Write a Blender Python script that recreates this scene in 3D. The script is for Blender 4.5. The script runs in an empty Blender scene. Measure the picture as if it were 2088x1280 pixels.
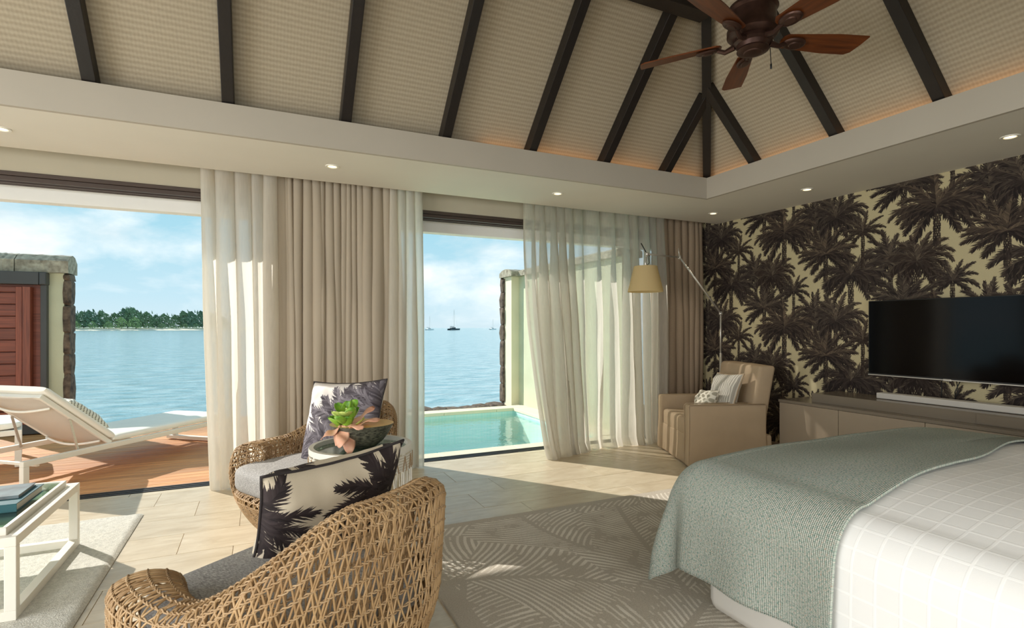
import bpy, bmesh, math, random
import numpy as np
from mathutils import Vector, Matrix, noise as mnoise
R = math.radians
PI = math.pi
sc = bpy.context.scene
col = sc.collection

# ------------------------------------------------------------------ camera
cam_d = bpy.data.cameras.new('camera')
cam = bpy.data.objects.new('camera', cam_d)
col.objects.link(cam)
cam_d.sensor_fit = 'HORIZONTAL'
cam_d.sensor_width = 36.0
cam_d.lens = 1100.0 / 2088.0 * 36.0
cam_d.shift_x = 0.0
cam_d.shift_y = 28.0 / 2088.0
cam_d.clip_start = 0.05
cam_d.clip_end = 60000
cam.location = (0, 0, 1.3)
cam.rotation_euler = (R(90), 0, R(-25.0))
sc.camera = cam

# ------------------------------------------------------------------ light and exposure
sc.view_settings.view_transform = 'Standard'
sc.view_settings.look = 'None'
sc.view_settings.exposure = 0.4
sc.view_settings.gamma = 1.0
sc.view_settings.use_curve_mapping = False
sc.cycles.transparent_max_bounces = 20
sc.cycles.max_bounces = 10
sc.cycles.diffuse_bounces = 5
sc.cycles.sample_clamp_indirect = 6.0
sc.cycles.use_denoising = True
sc.cycles.caustics_reflective = False
sc.cycles.caustics_refractive = False


def lin(c):
    return tuple(((x / 255.0) / 12.92 if x / 255.0 <= 0.04045 else ((x / 255.0 + 0.055) / 1.055) ** 2.4) for x in c)


def N(nt, kind, **kw):
    n = nt.nodes.new(kind)
    for k, v in kw.items():
        setattr(n, k, v)
    return n


def build_world():
    w = bpy.data.worlds.new('sky')
    sc.world = w
    w.use_nodes = True
    nt = w.node_tree
    nt.nodes.clear()
    out = N(nt, 'ShaderNodeOutputWorld')
    bg = N(nt, 'ShaderNodeBackground')
    bg.inputs['Strength'].default_value = 1.0
    tc = N(nt, 'ShaderNodeTexCoord')
    sep = N(nt, 'ShaderNodeSeparateXYZ')
    nt.links.new(tc.outputs['Generated'], sep.inputs[0])
    grad = N(nt, 'ShaderNodeValToRGB')
    e = grad.color_ramp.elements
    e[0].position = 0.0
    e[0].color = (*lin((192, 212, 220)), 1)
    e[1].position = 1.0
    e[1].color = (*lin((96, 156, 184)), 1)
    for p, c in ((0.05, (178, 208, 220)), (0.16, (154, 198, 214)), (0.35, (126, 182, 206))):
        q = e.new(p)
        q.color = (*lin(c), 1)
    nt.links.new(sep.outputs['Z'], grad.inputs[0])
    mp = N(nt, 'ShaderNodeMapping')
    mp.inputs['Scale'].default_value = (1.0, 1.0, 2.6)
    mp.inputs['Location'].default_value = (0.35, 0.2, 0.1)
    nt.links.new(tc.outputs['Generated'], mp.inputs[0])
    n1 = N(nt, 'ShaderNodeTexNoise')
    n1.inputs['Scale'].default_value = 3.2
    n1.inputs['Detail'].default_value = 9
    n1.inputs['Roughness'].default_value = 0.56
    n1.inputs['Distortion'].default_value = 0.25
    nt.links.new(mp.outputs[0], n1.inputs['Vector'])
    r1 = N(nt, 'ShaderNodeValToRGB')
    r1.color_ramp.elements[0].position = 0.46
    r1.color_ramp.elements[1].position = 0.63
    nt.links.new(n1.outputs['Fac'], r1.inputs[0])
    n2 = N(nt, 'ShaderNodeTexNoise')
    n2.inputs['Scale'].default_value = 7.0
    n2.inputs['Detail'].default_value = 6
    nt.links.new(mp.outputs[0], n2.inputs['Vector'])
    cc = N(nt, 'ShaderNodeValToRGB')
    cc.color_ramp.elements[0].position = 0.3
    cc.color_ramp.elements[0].color = (*lin((196, 214, 220)), 1)
    cc.color_ramp.elements[1].position = 0.7
    cc.color_ramp.elements[1].color = (*lin((240, 244, 244)), 1)
    nt.links.new(n2.outputs['Fac'], cc.inputs[0])
    mx = N(nt, 'ShaderNodeMixRGB')
    nt.links.new(r1.outputs[0], mx.inputs[0])
    nt.links.new(grad.outputs[0], mx.inputs[1])
    nt.links.new(cc.outputs[0], mx.inputs[2])
    nt.links.new(mx.outputs[0], bg.inputs['Color'])
    nt.links.new(bg.outputs[0], out.inputs[0])


build_world()


def lamp(name, kind, loc, energy, color=(1, 1, 1), rot=(0, 0, 0), **kw):
    d = bpy.data.lights.new(name, kind)
    d.energy = energy
    d.color = color
    for k, v in kw.items():
        setattr(d, k, v)
    o = bpy.data.objects.new(name, d)
    o.location = loc
    o.rotation_euler = rot
    col.objects.link(o)
    return o


SUN_EL, SUN_AZ = R(32.5), Vector((-0.60, 0.80, 0)).normalized()
sd = Vector((SUN_AZ.x * math.cos(SUN_EL), SUN_AZ.y * math.cos(SUN_EL), math.sin(SUN_EL)))
sun = lamp('sun', 'SUN', (-20, 30, 30), 4.3, (1.0, 0.945, 0.87), angle=R(0.6))
sun.rotation_euler = sd.to_track_quat('Z', 'Y').to_euler()
# unseen fill lights added at the rear and left to brighten the room
lamp('rear_fill_light', 'AREA', (-0.6, -2.2, 1.5), 85, (1.0, 0.97, 0.95), (R(68), 0, R(0)), shape='RECTANGLE', size=5.0, size_y=2.2)
lamp('side_fill_light', 'AREA', (-4.1, 1.0, 1.4), 150, (1.0, 0.97, 0.95), (R(68), 0, R(-90)), shape='RECTANGLE', size=4.0, size_y=2.2)


# ------------------------------------------------------------------ materials
def principled(name):
    m = bpy.data.materials.new(name)
    m.use_nodes = True
    nt = m.node_tree
    return m, nt, nt.nodes['Principled BSDF']


def mat(name, c, rough=0.6, metal=0.0, var=0.0, vscale=6.0, bump=0.0, bscale=60.0, spec=0.5, c2=None, stretch=None, coords='Object', detail=6.0, coat=0.0):
    """one principled material: base colour varied by noise, noise relief"""
    m, nt, b = principled(name)
    c = lin(c)
    b.inputs['Roughness'].default_value = rough
    b.inputs['Metallic'].default_value = metal
    b.inputs['Specular IOR Level'].default_value = spec
    b.inputs['Coat Weight'].default_value = coat
    b.inputs['Base Color'].default_value = (*c, 1)
    tc = N(nt, 'ShaderNodeTexCoord')
    mp = N(nt, 'ShaderNodeMapping')
    nt.links.new(tc.outputs[coords], mp.inputs[0])
    if stretch:
        mp.inputs['Scale'].default_value = stretch
    if var or c2:
        n = N(nt, 'ShaderNodeTexNoise')
        n.inputs['Scale'].default_value = vscale
        n.inputs['Detail'].default_value = detail
        nt.links.new(mp.outputs[0], n.inputs['Vector'])
        rp = N(nt, 'ShaderNodeValToRGB')
        d = lin(c2) if c2 else tuple(x * (1 - var) for x in c)
        u = c if c2 else tuple(min(1, x * (1 + var)) for x in c)
        rp.color_ramp.elements[0].position = 0.3
        rp.color_ramp.elements[0].color = (*d, 1)
        rp.color_ramp.elements[1].position = 0.7
        rp.color_ramp.elements[1].color = (*u, 1)
        nt.links.new(n.outputs['Fac'], rp.inputs[0])
        nt.links.new(rp.outputs[0], b.inputs['Base Color'])
    if bump:
        n = N(nt, 'ShaderNodeTexNoise')
        n.inputs['Scale'].default_value = bscale
        n.inputs['Detail'].default_value = 4
        nt.links.new(mp.outputs[0], n.inputs['Vector'])
        bp = N(nt, 'ShaderNodeBump')
        bp.inputs['Strength'].default_value = min(1.0, bump)
        bp.inputs['Distance'].default_value = 0.004
        nt.links.new(n.outputs['Fac'], bp.inputs['Height'])
        nt.links.new(bp.outputs[0], b.inputs['Normal'])
    return m


def weave_mat(name, c, c2, sx, sy, bump=0.4, rough=0.9, var=0.25, coords='UV', dist=0.002):
    """woven cloth from two crossed wave textures"""
    m, nt, b = principled(name)
    b.inputs['Roughness'].default_value = rough
    b.inputs['Specular IOR Level'].default_value = 0.2
    tc = N(nt, 'ShaderNodeTexCoord')
    ws = []
    for axis, s in (('X', sx), ('Y', sy)):
        wv = N(nt, 'ShaderNodeTexWave')
        wv.bands_direction = axis
        wv.inputs['Scale'].default_value = s
        wv.inputs['Distortion'].default_value = 0.4
        nt.links.new(tc.outputs[coords], wv.inputs['Vector'])
        ws.append(wv)
    mu = N(nt, 'ShaderNodeMath', operation='MULTIPLY')
    nt.links.new(ws[0].outputs['Fac'], mu.inputs[0])
    nt.links.new(ws[1].outputs['Fac'], mu.inputs[1])
    n = N(nt, 'ShaderNodeTexNoise')
    n.inputs['Scale'].default_value = 90
    nt.links.new(tc.outputs[coords], n.inputs['Vector'])
    ad = N(nt, 'ShaderNodeMath', operation='MULTIPLY_ADD')
    ad.inputs[1].default_value = var * 2
    nt.links.new(n.outputs['Fac'], ad.inputs[0])
    nt.links.new(mu.outputs[0], ad.inputs[2])
    rp = N(nt, 'ShaderNodeValToRGB')
    rp.color_ramp.elements[0].position = 0.1
    rp.color_ramp.elements[0].color = (*lin(c2), 1)
    rp.color_ramp.elements[1].position = 0.9
    rp.color_ramp.elements[1].color = (*lin(c), 1)
    nt.links.new(ad.outputs[0], rp.inputs[0])
    nt.links.new(rp.outputs[0], b.inputs['Base Color'])
    bp = N(nt, 'ShaderNodeBump')
    bp.inputs['Strength'].default_value = bump
    bp.inputs['Distance'].default_value = dist
    nt.links.new(mu.outputs[0], bp.inputs['Height'])
    nt.links.new(bp.outputs[0], b.inputs['Normal'])
    return m


def wood_mat(name, c, c2, stretch, scale=8, rough=0.4, coords='Object', bump=0.2):
    m, nt, b = principled(name)
    b.inputs['Roughness'].default_value = rough
    tc = N(nt, 'ShaderNodeTexCoord')
    oi = N(nt, 'ShaderNodeObjectInfo')
    ad = N(nt, 'ShaderNodeVectorMath', operation='ADD')
    sc_ = N(nt, 'ShaderNodeVectorMath', operation='SCALE')
    sc_.inputs[0].default_value = (7, 11, 13)
    nt.links.new(oi.outputs['Random'], sc_.inputs['Scale'])
    nt.links.new(tc.outputs[coords], ad.inputs[0])
    nt.links.new(sc_.outputs[0], ad.inputs[1])
    mp = N(nt, 'ShaderNodeMapping')
    mp.inputs['Scale'].default_value = stretch
    nt.links.new(ad.outputs[0], mp.inputs[0])
    n = N(nt, 'ShaderNodeTexNoise')
    n.inputs['Scale'].default_value = scale
    n.inputs['Detail'].default_value = 8
    nt.links.new(mp.outputs[0], n.inputs['Vector'])
    rp = N(nt, 'ShaderNodeValToRGB')
    rp.color_ramp.elements[0].position = 0.3
    rp.color_ramp.elements[0].color = (*lin(c2), 1)
    rp.color_ramp.elements[1].position = 0.7
    rp.color_ramp.elements[1].color = (*lin(c), 1)
    nt.links.new(n.outputs['Fac'], rp.inputs[0])
    hs = N(nt, 'ShaderNodeHueSaturation')
    mr = N(nt, 'ShaderNodeMapRange')
    mr.inputs['To Min'].default_value = 0.82
    mr.inputs['To Max'].default_value = 1.15
    nt.links.new(oi.outputs['Random'], mr.inputs['Value'])
    nt.links.new(mr.outputs[0], hs.inputs['Value'])
    nt.links.new(rp.outputs[0], hs.inputs['Color'])
    nt.links.new(hs.outputs[0], b.inputs['Base Color'])
    bp = N(nt, 'ShaderNodeBump')
    bp.inputs['Strength'].default_value = bump
    bp.inputs['Distance'].default_value = 0.002
    nt.links.new(n.outputs['Fac'], bp.inputs['Height'])
    nt.links.new(bp.outputs[0], b.inputs['Normal'])
    return m


def sheer_mat(name, c, opacity, trans=0.6):
    m = bpy.data.materials.new(name)
    m.use_nodes = True
    nt = m.node_tree
    nt.nodes.clear()
    out = N(nt, 'ShaderNodeOutputMaterial')
    t = N(nt, 'ShaderNodeBsdfTransparent')
    tl = N(nt, 'ShaderNodeBsdfTranslucent')
    df = N(nt, 'ShaderNodeBsdfDiffuse')
    tl.inputs[0].default_value = (*lin(c), 1)
    df.inputs[0].default_value = (*lin(c), 1)
    m1 = N(nt, 'ShaderNodeMixShader')
    m1.inputs[0].default_value = 1 - trans
    nt.links.new(tl.outputs[0], m1.inputs[1])
    nt.links.new(df.outputs[0], m1.inputs[2])
    # thread density: linen slubs along and across, denser where the cloth is seen at a slant
    tc = N(nt, 'ShaderNodeTexCoord')
    mp = N(nt, 'ShaderNodeMapping')
    mp.inputs['Scale'].default_value = (90, 8, 1)
    nt.links.new(tc.outputs['UV'], mp.inputs[0])
    n = N(nt, 'ShaderNodeTexNoise')
    n.inputs['Scale'].default_value = 1.0
    n.inputs['Detail'].default_value = 4
    nt.links.new(mp.outputs[0], n.inputs['Vector'])
    lw = N(nt, 'ShaderNodeLayerWeight')
    lw.inputs['Blend'].default_value = 0.35
    a = N(nt, 'ShaderNodeMath', operation='MULTIPLY_ADD')
    a.inputs[1].default_value = 0.22
    a.inputs[2].default_value = opacity - 0.11
    nt.links.new(n.outputs['Fac'], a.inputs[0])
    a2 = N(nt, 'ShaderNodeMath', operation='MULTIPLY_ADD')
    a2.inputs[1].default_value = 0.75
    a2.use_clamp = True
    nt.links.new(lw.outputs['Facing'], a2.inputs[0])
    nt.links.new(a.outputs[0], a2.inputs[2])
    m2 = N(nt, 'ShaderNodeMixShader')
    nt.links.new(a2.outputs[0], m2.inputs[0])
    nt.links.new(t.outputs[0], m2.inputs[1])
    nt.links.new(m1.outputs[0], m2.inputs[2])
    nt.links.new(m2.outputs[0], out.inputs[0])
    return m


def clear_mat(name, tint, rough=0.02, fac=0.12):
    """thin pane: tinted see-through with a fresnel sheen"""
    m = bpy.data.materials.new(name)
    m.use_nodes = True
    nt = m.node_tree
    nt.nodes.clear()
    out = N(nt, 'ShaderNodeOutputMaterial')
    t = N(nt, 'ShaderNodeBsdfTransparent')
    t.inputs[0].default_value = (*lin(tint), 1)
    g = N(nt, 'ShaderNodeBsdfGlossy')
    g.inputs['Roughness'].default_value = rough
    f = N(nt, 'ShaderNodeLayerWeight')
    f.inputs['Blend'].default_value = 0.5
    pw_ = N(nt, 'ShaderNodeMath', operation='POWER')
    pw_.inputs[1].default_value = 4.5
    nt.links.new(f.outputs['Facing'], pw_.inputs[0])
    a = N(nt, 'ShaderNodeMath', operation='MULTIPLY_ADD')
    a.inputs[1].default_value = 0.9
    a.inputs[2].default_value = fac * 0.4
    a.use_clamp = True
    nt.links.new(pw_.outputs[0], a.inputs[0])
    mx = N(nt, 'ShaderNodeMixShader')
    nt.links.new(a.outputs[0], mx.inputs[0])
    nt.links.new(t.outputs[0], mx.inputs[1])
    nt.links.new(g.outputs[0], mx.inputs[2])
    nt.links.new(mx.outputs[0], out.inputs[0])
    return m, nt, g, f


def glow_mat(name, c, s):
    m = bpy.data.materials.new(name)
    m.use_nodes = True
    nt = m.node_tree
    nt.nodes.clear()
    out = N(nt, 'ShaderNodeOutputMaterial')
    e = N(nt, 'ShaderNodeEmission')
    e.inputs[0].default_value = (*lin(c), 1)
    e.inputs[1].default_value = s
    nt.links.new(e.outputs[0], out.inputs[0])
    return m


# ------------------------------------------------------------------ printed patterns, drawn here as pixel arrays
class Canvas:
    def __init__(self, w, h, bg, wrap=()):
        self.w, self.h, self.wrap = w, h, wrap
        self.a = np.empty((h, w, 3), np.float32)
        self.a[:] = np.array(bg, np.float32) / 255

    def tri(self, pts, c):
        c = np.array(c, np.float32) / 255
        for ox, oy in ((0, 0),) + tuple(self.wrap):
            p = [(x + ox, y + oy) for x, y in pts]
            x0 = max(0, int(min(q[0] for q in p)))
            x1 = min(self.w, int(max(q[0] for q in p)) + 2)
            y0 = max(0, int(min(q[1] for q in p)))
            y1 = min(self.h, int(max(q[1] for q in p)) + 2)
            if x1 <= x0 or y1 <= y0:
                continue
            X = np.arange(x0, x1, dtype=np.float32)[None, :] + 0.5
            Y = np.arange(y0, y1, dtype=np.float32)[:, None] + 0.5
            m = None
            s = 1.0
            ar = (p[1][0] - p[0][0]) * (p[2][1] - p[0][1]) - (p[1][1] - p[0][1]) * (p[2][0] - p[0][0])
            if ar < 0:
                s = -1.0
            for i in range(3):
                a, b = p[i], p[(i + 1) % 3]
                e = s * ((b[0] - a[0]) * (Y - a[1]) - (b[1] - a[1]) * (X - a[0])) >= -0.3
                m = e if m is None else m & e
            self.a[y0:y1, x0:x1][m] = c

    def image(self, name):
        im = bpy.data.images.new(name, self.w, self.h)
        px = np.ones((self.h, self.w, 4), np.float32)
        px[..., :3] = np.clip(self.a, 0, 1)
        im.pixels.foreach_set(px.ravel())
        im.pack()
        return im


def mixc(a, b, t):
    return tuple(a[i] * (1 - t) + b[i] * t for i in range(3))


def frond(cv, rnd, x, y, ang, L, droop, wid, dark, light, n=22, shred=0.35, tone=0.3):
    """one palm frond: a curved rib with tapering leaflets on both sides"""
    pts = []
    a = ang
    px, py = x, y
    st = L / n
    for i in range(n + 1):
        pts.append((px, py, a))
        px += math.cos(a) * st
        py += math.sin(a) * st
        # gravity turns the tip downwards (y grows upwards here)
        a -= droop / n * math.cos(a) * (0.4 + 1.2 * i / n)
    for i in range(1, n + 1):
        qx, qy, qa = pts[i]
        f = i / n
        ll = wid * (0.25 + 0.9 * math.sin(PI * min(1, f * 0.80 + 0.14))) * rnd.uniform(1 - shred, 1.1)
        for s in (-1, 1):
            la = qa + s * R(46 - 26 * f) + rnd.uniform(-0.12, 0.12)
            tx, ty = qx + math.cos(la) * ll, qy + math.sin(la) * ll - ll * 0.10
            w = st * 0.85
            c = mixc(dark, light, max(0, min(1, rnd.gauss(tone + (0.22 if s * math.cos(qa) > 0 else -0.06), 0.14))))
            dx, dy = math.cos(qa) * w, math.sin(qa) * w
            cv.tri([(qx - dx, qy - dy), (qx + dx, qy + dy), (tx, ty)], c)
            mx, my = (qx + tx) / 2, (qy + ty) / 2
            k = w * 0.75
            cv.tri([(qx - dx * .6, qy - dy * .6), (mx - math.sin(la) * k, my + math.cos(la) * k), (tx, ty)], c)


class Wide:
    """draws on a canvas with x stretched about a palm's own axis"""
    def __init__(self, cv, x, k):
        self.cv, self.x, self.k = cv, x, k

    def tri(self, pts, c):
        self.cv.tri([(self.x + (p[0] - self.x) * self.k, p[1]) for p in pts], c)


def palm(cv, rnd, x, y, r, kind, dark, light, trunk):
    cv = Wide(cv, x, {'wide': 1.42, 'round': 1.25, 'feather': 1.15, 'spiky': 1.35}[kind])
    tw = r * 0.075
    y0 = y - trunk
    nk = 16
    for k in range(nk):
        f0, f1 = k / nk, (k + 1) / nk
        ya, yb = y + (y0 - y) * f0, y + (y0 - y) * f1
        for j in range(5):
            xa = x + tw * (-1 + j * 0.4) + rnd.uniform(-2, 2)
            c = mixc(dark, light, max(0, rnd.gauss(0.25, 0.2)) * (0.4 + 0.8 * j / 4))
            cv.tri([(xa, yb), (xa + tw * 0.55, yb), (xa + tw * 0.2, ya + 4)], c)
            cv.tri([(xa, ya), (xa + tw * 0.5, ya), (xa + tw * 0.3, yb - 4)], c)
    if kind == 'wide':
        A = [(-48, 1.5), (-132, 1.5), (-22, 1.9), (-158, 1.9), (0, 2.1), (180, 2.1), (14, 2.2), (166, 2.2), (30, 2.2), (150, 2.2), (48, 1.9), (132, 1.9), (68, 1.2), (112, 1.2), (90, .4)]
        S, W = 1.12, 0.26
    elif kind == 'spiky':
        A = [(-45, .7), (-135, .7), (-18, .9), (198, .9), (6, 1.0), (174, 1.0), (26, 1.0), (154, 1.0), (46, .8), (134, .8), (64, .5), (116, .5), (80, .2), (100, .2), (90, .1), (30, .6), (150, .6)]
        S, W = 1.0, 0.24
    elif kind == 'feather':
        A = [(-30, 1.2), (-150, 1.2), (15, 1.7), (165, 1.7), (40, 1.5), (140, 1.5), (60, 1.0), (120, 1.0), (78, .5), (102, .5)]
        S, W = 0.95, 0.20
    else:
        A = [(-58, .8), (-122, .8), (-30, 1.8), (-150, 1.8), (0, 2.4), (180, 2.4), (20, 2.6), (160, 2.6), (38, 2.6), (142, 2.6), (54, 2.2), (126, 2.2), (68, 1.7), (112, 1.7), (82, .9), (98, .9)]
        S, W = 1.2, 0.28
    for i, (a, dr) in enumerate(A):
        frond(cv, rnd, x, y, R(a + rnd.uniform(-6, 6)), r * S * rnd.uniform(0.85, 1.1), dr, r * W, dark, light, tone=0.10 + 0.30 * i / len(A))
    for q in range(26):
        a = R(rnd.uniform(-20, 200))
        l0, l1 = r * rnd.uniform(.1, .5), r * rnd.uniform(.5, .8)
        c = mixc(dark, light, rnd.uniform(0.6, 1.0))
        dr = 0.22 * r
        cv.tri([(x + math.cos(a) * l0, y + math.sin(a) * l0), (x + math.cos(a) * l0 + 3, y + math.sin(a) * l0), (x + math.cos(a + .06) * l1, y + math.sin(a + .06) * l1 - dr * .3)], c)


def wallpaper_image():
    rnd = random.Random(5)
    k = 1000
    W, H = 1400, 980
    wr = [(dx * W, dy * H) for dx in (-1, 0, 1) for dy in (-1, 0, 1) if dx or dy]
    cv = Canvas(W, H, (188, 176, 140), wr)
    cell = [(0.00, 0.00, 0.25, 'wide', 0.32), (0.345, 0.10, 0.205, 'round', 0.34), (0.555, 0.06, 0.21, 'round', 0.34),
            (0.11, 0.37, 0.19, 'feather', 0.32), (0.455, -0.27, 0.235, 'spiky', 0.26)]
    todo = []
    for bx, by in ((0.2, 0.3), (0.9, 0.79)):
        for cx, cy, r, kd, tr in cell:
            todo.append((((bx + cx) % 1.4), ((by + cy) % 0.98), r, kd, tr))
    todo.sort(key=lambda t: -t[1])
    for x, y, r, kd, tr in todo:
        d = rnd.choice([(38, 29, 26), (44, 35, 30), (35, 28, 27)])
        l = rnd.choice([(122, 106, 86), (112, 100, 84), (130, 112, 90)])
        palm(cv, rnd, x * k, y * k, r * k, kd, d, l, tr * k)
    return cv.image('palm_wallpaper_print')


def cushion_image(name, seed, bg, items, dark, light):
    rnd = random.Random(seed)
    cv = Canvas(640, 640, bg)
    for x, y, angs, L, w in items:
        for a, dr in angs:
            frond(cv, rnd, x * 640, y * 640, R(a), L * 640 * rnd.uniform(.9, 1.1), dr, w * 640, dark, light, n=22)
    return cv.image(name)


def rug_image():
    """zones of feathery strokes, each zone combed outwards from the rib of one plume"""
    rnd = random.Random(9)
    k = 260
    wm, hm = 3.6, 4.2
    W, H = int(wm * k), int(hm * k)
    X, Y = np.meshgrid((np.arange(W) + .5) / k, (np.arange(H) + .5) / k)
    rs = np.random.RandomState(4)

    def vnoise(sx, sy):
        gw, gh = int(wm * sx) + 3, int(hm * sy) + 3
        g = rs.rand(gh, gw)
        fx, fy = X * sx, Y * sy
        ix, iy = fx.astype(int), fy.astype(int)
        tx, ty = fx - ix, fy - iy
        tx, ty = tx * tx * (3 - 2 * tx), ty * ty * (3 - 2 * ty)
        return (g[iy, ix] * (1 - tx) + g[iy, ix + 1] * tx) * (1 - ty) + (g[iy + 1, ix] * (1 - tx) + g[iy + 1, ix + 1] * tx) * ty
    n1, n2, n3 = vnoise(3, 3), vnoise(30, 30), vnoise(11, 11)
    best = np.full((H, W), 9.0)
    tone = np.zeros((H, W))
    for gx in range(-1, 5):
        for gy in range(-1, 6):
            cx = (gx + 0.5 + rnd.uniform(-.3, .3)) * 0.85 + (0.4 if gy % 2 else 0)
            cy = (gy + 0.5 + rnd.uniform(-.3, .3)) * 0.80
            a = R(rnd.choice([25, -20, 150, 205, 75, 110]) + rnd.uniform(-15, 15))
            bend = rnd.uniform(-.45, .45)
            ca, sa = math.cos(a), math.sin(a)
            dx, dy = X - cx, Y - cy
            u = dx * ca + dy * sa
            v = -dx * sa + dy * ca - bend * u * u
            d = np.abs(v) * 1.25 + np.maximum(0, np.abs(u) - 0.45) * 1.3 + 0.04 * n1
            m = d < best
            q = (u - np.abs(v) * (1.05 - 0.8 * np.abs(v))) / 0.042 + 0.6 * n1 + 0.35 * n3
            f = q - np.floor(q)
            st = (np.abs(f - 0.5) < 0.14 + 0.12 * n3) & (np.abs(v) > 0.018) & (n2 + n3 > 0.62)
            tone = np.where(m, st * (0.55 + 0.45 * n3), tone)
            best = np.where(m, d, best)
    cv = Canvas(W, H, (0, 0, 0))
    base, lt = np.array([184, 175, 160.0]) / 255, np.array([226, 219, 206.0]) / 255
    edge = (X < 0.10) | (X > wm - 0.10) | (Y > hm - 0.06)
    t = np.where(edge, 0, tone)[..., None]
    cv.a[:] = base * (1 - t) + lt * t
    return cv.image('plume_rug_pattern')


def print_mat(name, im, rough=0.85, scale=(1, 1, 1), bump=0.0, bscale=400):
    m, nt, b = principled(name)
    b.inputs['Roughness'].default_value = rough
    b.inputs['Specular IOR Level'].default_value = 0.25
    tc = N(nt, 'ShaderNodeTexCoord')
    mp = N(nt, 'ShaderNodeMapping')
    mp.inputs['Scale'].default_value = scale
    nt.links.new(tc.outputs['UV'], mp.inputs[0])
    t = N(nt, 'ShaderNodeTexImage')
    t.image = im
    nt.links.new(mp.outputs[0], t.inputs[0])
    n = N(nt, 'ShaderNodeTexNoise')
    n.inputs['Scale'].default_value = bscale
    nt.links.new(tc.outputs['UV'], n.inputs['Vector'])
    hs = N(nt, 'ShaderNodeMixRGB', blend_type='OVERLAY')
    hs.inputs[0].default_value = 0.25
    nt.links.new(t.outputs[0], hs.inputs[1])
    nt.links.new(n.outputs['Fac'], hs.inputs[2])
    nt.links.new(hs.outputs[0], b.inputs['Base Color'])
    if bump:
        bp = N(nt, 'ShaderNodeBump')
        bp.inputs['Strength'].default_value = bump
        bp.inputs['Distance'].default_value = 0.004
        nt.links.new(n.outputs['Fac'], bp.inputs['Height'])
        nt.links.new(bp.outputs[0], b.inputs['Normal'])
    return m


M = {}
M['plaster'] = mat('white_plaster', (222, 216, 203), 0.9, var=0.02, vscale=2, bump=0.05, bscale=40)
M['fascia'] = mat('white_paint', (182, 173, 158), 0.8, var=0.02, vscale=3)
M['rafter'] = mat('black_stained_timber', (26, 20, 17), 0.45, var=0.2, vscale=12, bump=0.2, bscale=60)
M['tile'] = None
M['grout'] = mat('sand_grout', (190, 174, 148), 0.9, var=0.05, bump=0.2)
M['dark_metal'] = mat('dark_bronze_aluminium', (74, 62, 56), 0.45, 0.3, var=0.05)
M['black'] = mat('black_rubber', (22, 22, 22), 0.5, var=0.05)
M['steel'] = mat('brushed_aluminium', (206, 202, 194), 0.4, 0.75, var=0.05, stretch=(1, 1, 20))
M['white_metal'] = mat('white_powder_coat', (232, 228, 216), 0.45, var=0.02)
M['white_cushion'] = mat('white_outdoor_canvas', (240, 236, 224), 0.9, var=0.02, bump=0.15, bscale=300)
M['mesh_cloth'] = sheer_mat('white_sling_mesh', (236, 232, 226), 0.86, 0.55)
M['deck'] = wood_mat('hardwood_deck', (218, 160, 102), (172, 114, 66), (1.2, 22, 22), 3.0, 0.6)
M['render'] = mat('green_tinted_render', (202, 205, 176), 0.9, var=0.06, vscale=3, bump=0.2, bscale=80)
M['cream_render'] = mat('cream_render', (232, 224, 196), 0.9, var=0.04, vscale=3, bump=0.2, bscale=80)
M['stone'] = mat('basalt_stone', (120, 104, 88), 0.95, c2=(58, 48, 42), vscale=14, bump=1.0, bscale=24)
M['coping'] = mat('weathered_coping_stone', (182, 176, 156), 0.95, c2=(120, 112, 96), vscale=16, bump=0.9, bscale=40)
M['red_wood'] = wood_mat('red_brown_louvre_wood', (138, 72, 50), (104, 50, 34), (1.0, 20, 20), 3.0, 0.45)
M['red_wood_v'] = wood_mat('red_brown_frame_wood', (150, 78, 52), (112, 54, 36), (20, 20, 1.0), 3.0, 0.45)
M['dark_box'] = mat('charcoal_box_metal', (66, 68, 68), 0.5, 0.2, var=0.04)
M['glass_green'] = clear_mat('green_tinted_glass', (232, 243, 236), 0.02, 0.12)[0]
M['fan_wood'] = wood_mat('mahogany_fan_blade', (116, 62, 28), (80, 40, 18), (1.5, 16, 16), 3.0, 0.35)
M['bronze'] = mat('oiled_bronze', (74, 52, 44), 0.38, 0.65, var=0.2, vscale=20)
M['console'] = mat('taupe_lacquer', (146, 132, 113), 0.35, var=0.02)
M['console_top'] = mat('taupe_lacquer_top', (116, 106, 92), 0.22, var=0.02)
M['slipcover'] = mat('beige_linen_slipcover', (172, 152, 126), 0.95, var=0.05, vscale=5, bump=0.3, bscale=420, spec=0.04)
M['grey_fabric'] = mat('heather_grey_upholstery', (182, 180, 176), 0.95, c2=(122, 120, 118), vscale=220, bump=0.35, bscale=300, spec=0.15, stretch=(1, 0.35, 1))
M['cane'] = mat('honey_rattan', (186, 154, 112), 0.55, c2=(140, 108, 70), vscale=9, bump=0.2, bscale=80)
M['cord'] = mat('pale_twisted_seagrass', (186, 158, 122), 0.7, c2=(150, 120, 84), vscale=30)
M['sheer'] = sheer_mat('natural_linen_sheer', (218, 213, 201), 0.60, 0.60)
M['sheer_white'] = sheer_mat('white_linen_sheer', (236, 231, 220), 0.86, 0.62)
M['sheer_dense'] = sheer_mat('taupe_linen_drape', (200, 186, 166), 1.0, 0.30)
M['drape'] = weave_mat('taupe_blackout_drape', (168, 148, 126), (138, 120, 100), 180, 180, 0.2)
M['shade'] = sheer_mat('parchment_shade', (232, 214, 168), 1.0, 0.5)
M['tv_screen'] = mat('glossy_black_screen', (8, 6, 6), 0.10, 0.0, spec=0.22)
M['soundbar'] = mat('pale_grey_grille', (196, 192, 184), 0.6, bump=0.5, bscale=600)
M['teal'] = mat('teal_book_cloth', (32, 84, 92), 0.5, var=0.1)
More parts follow.
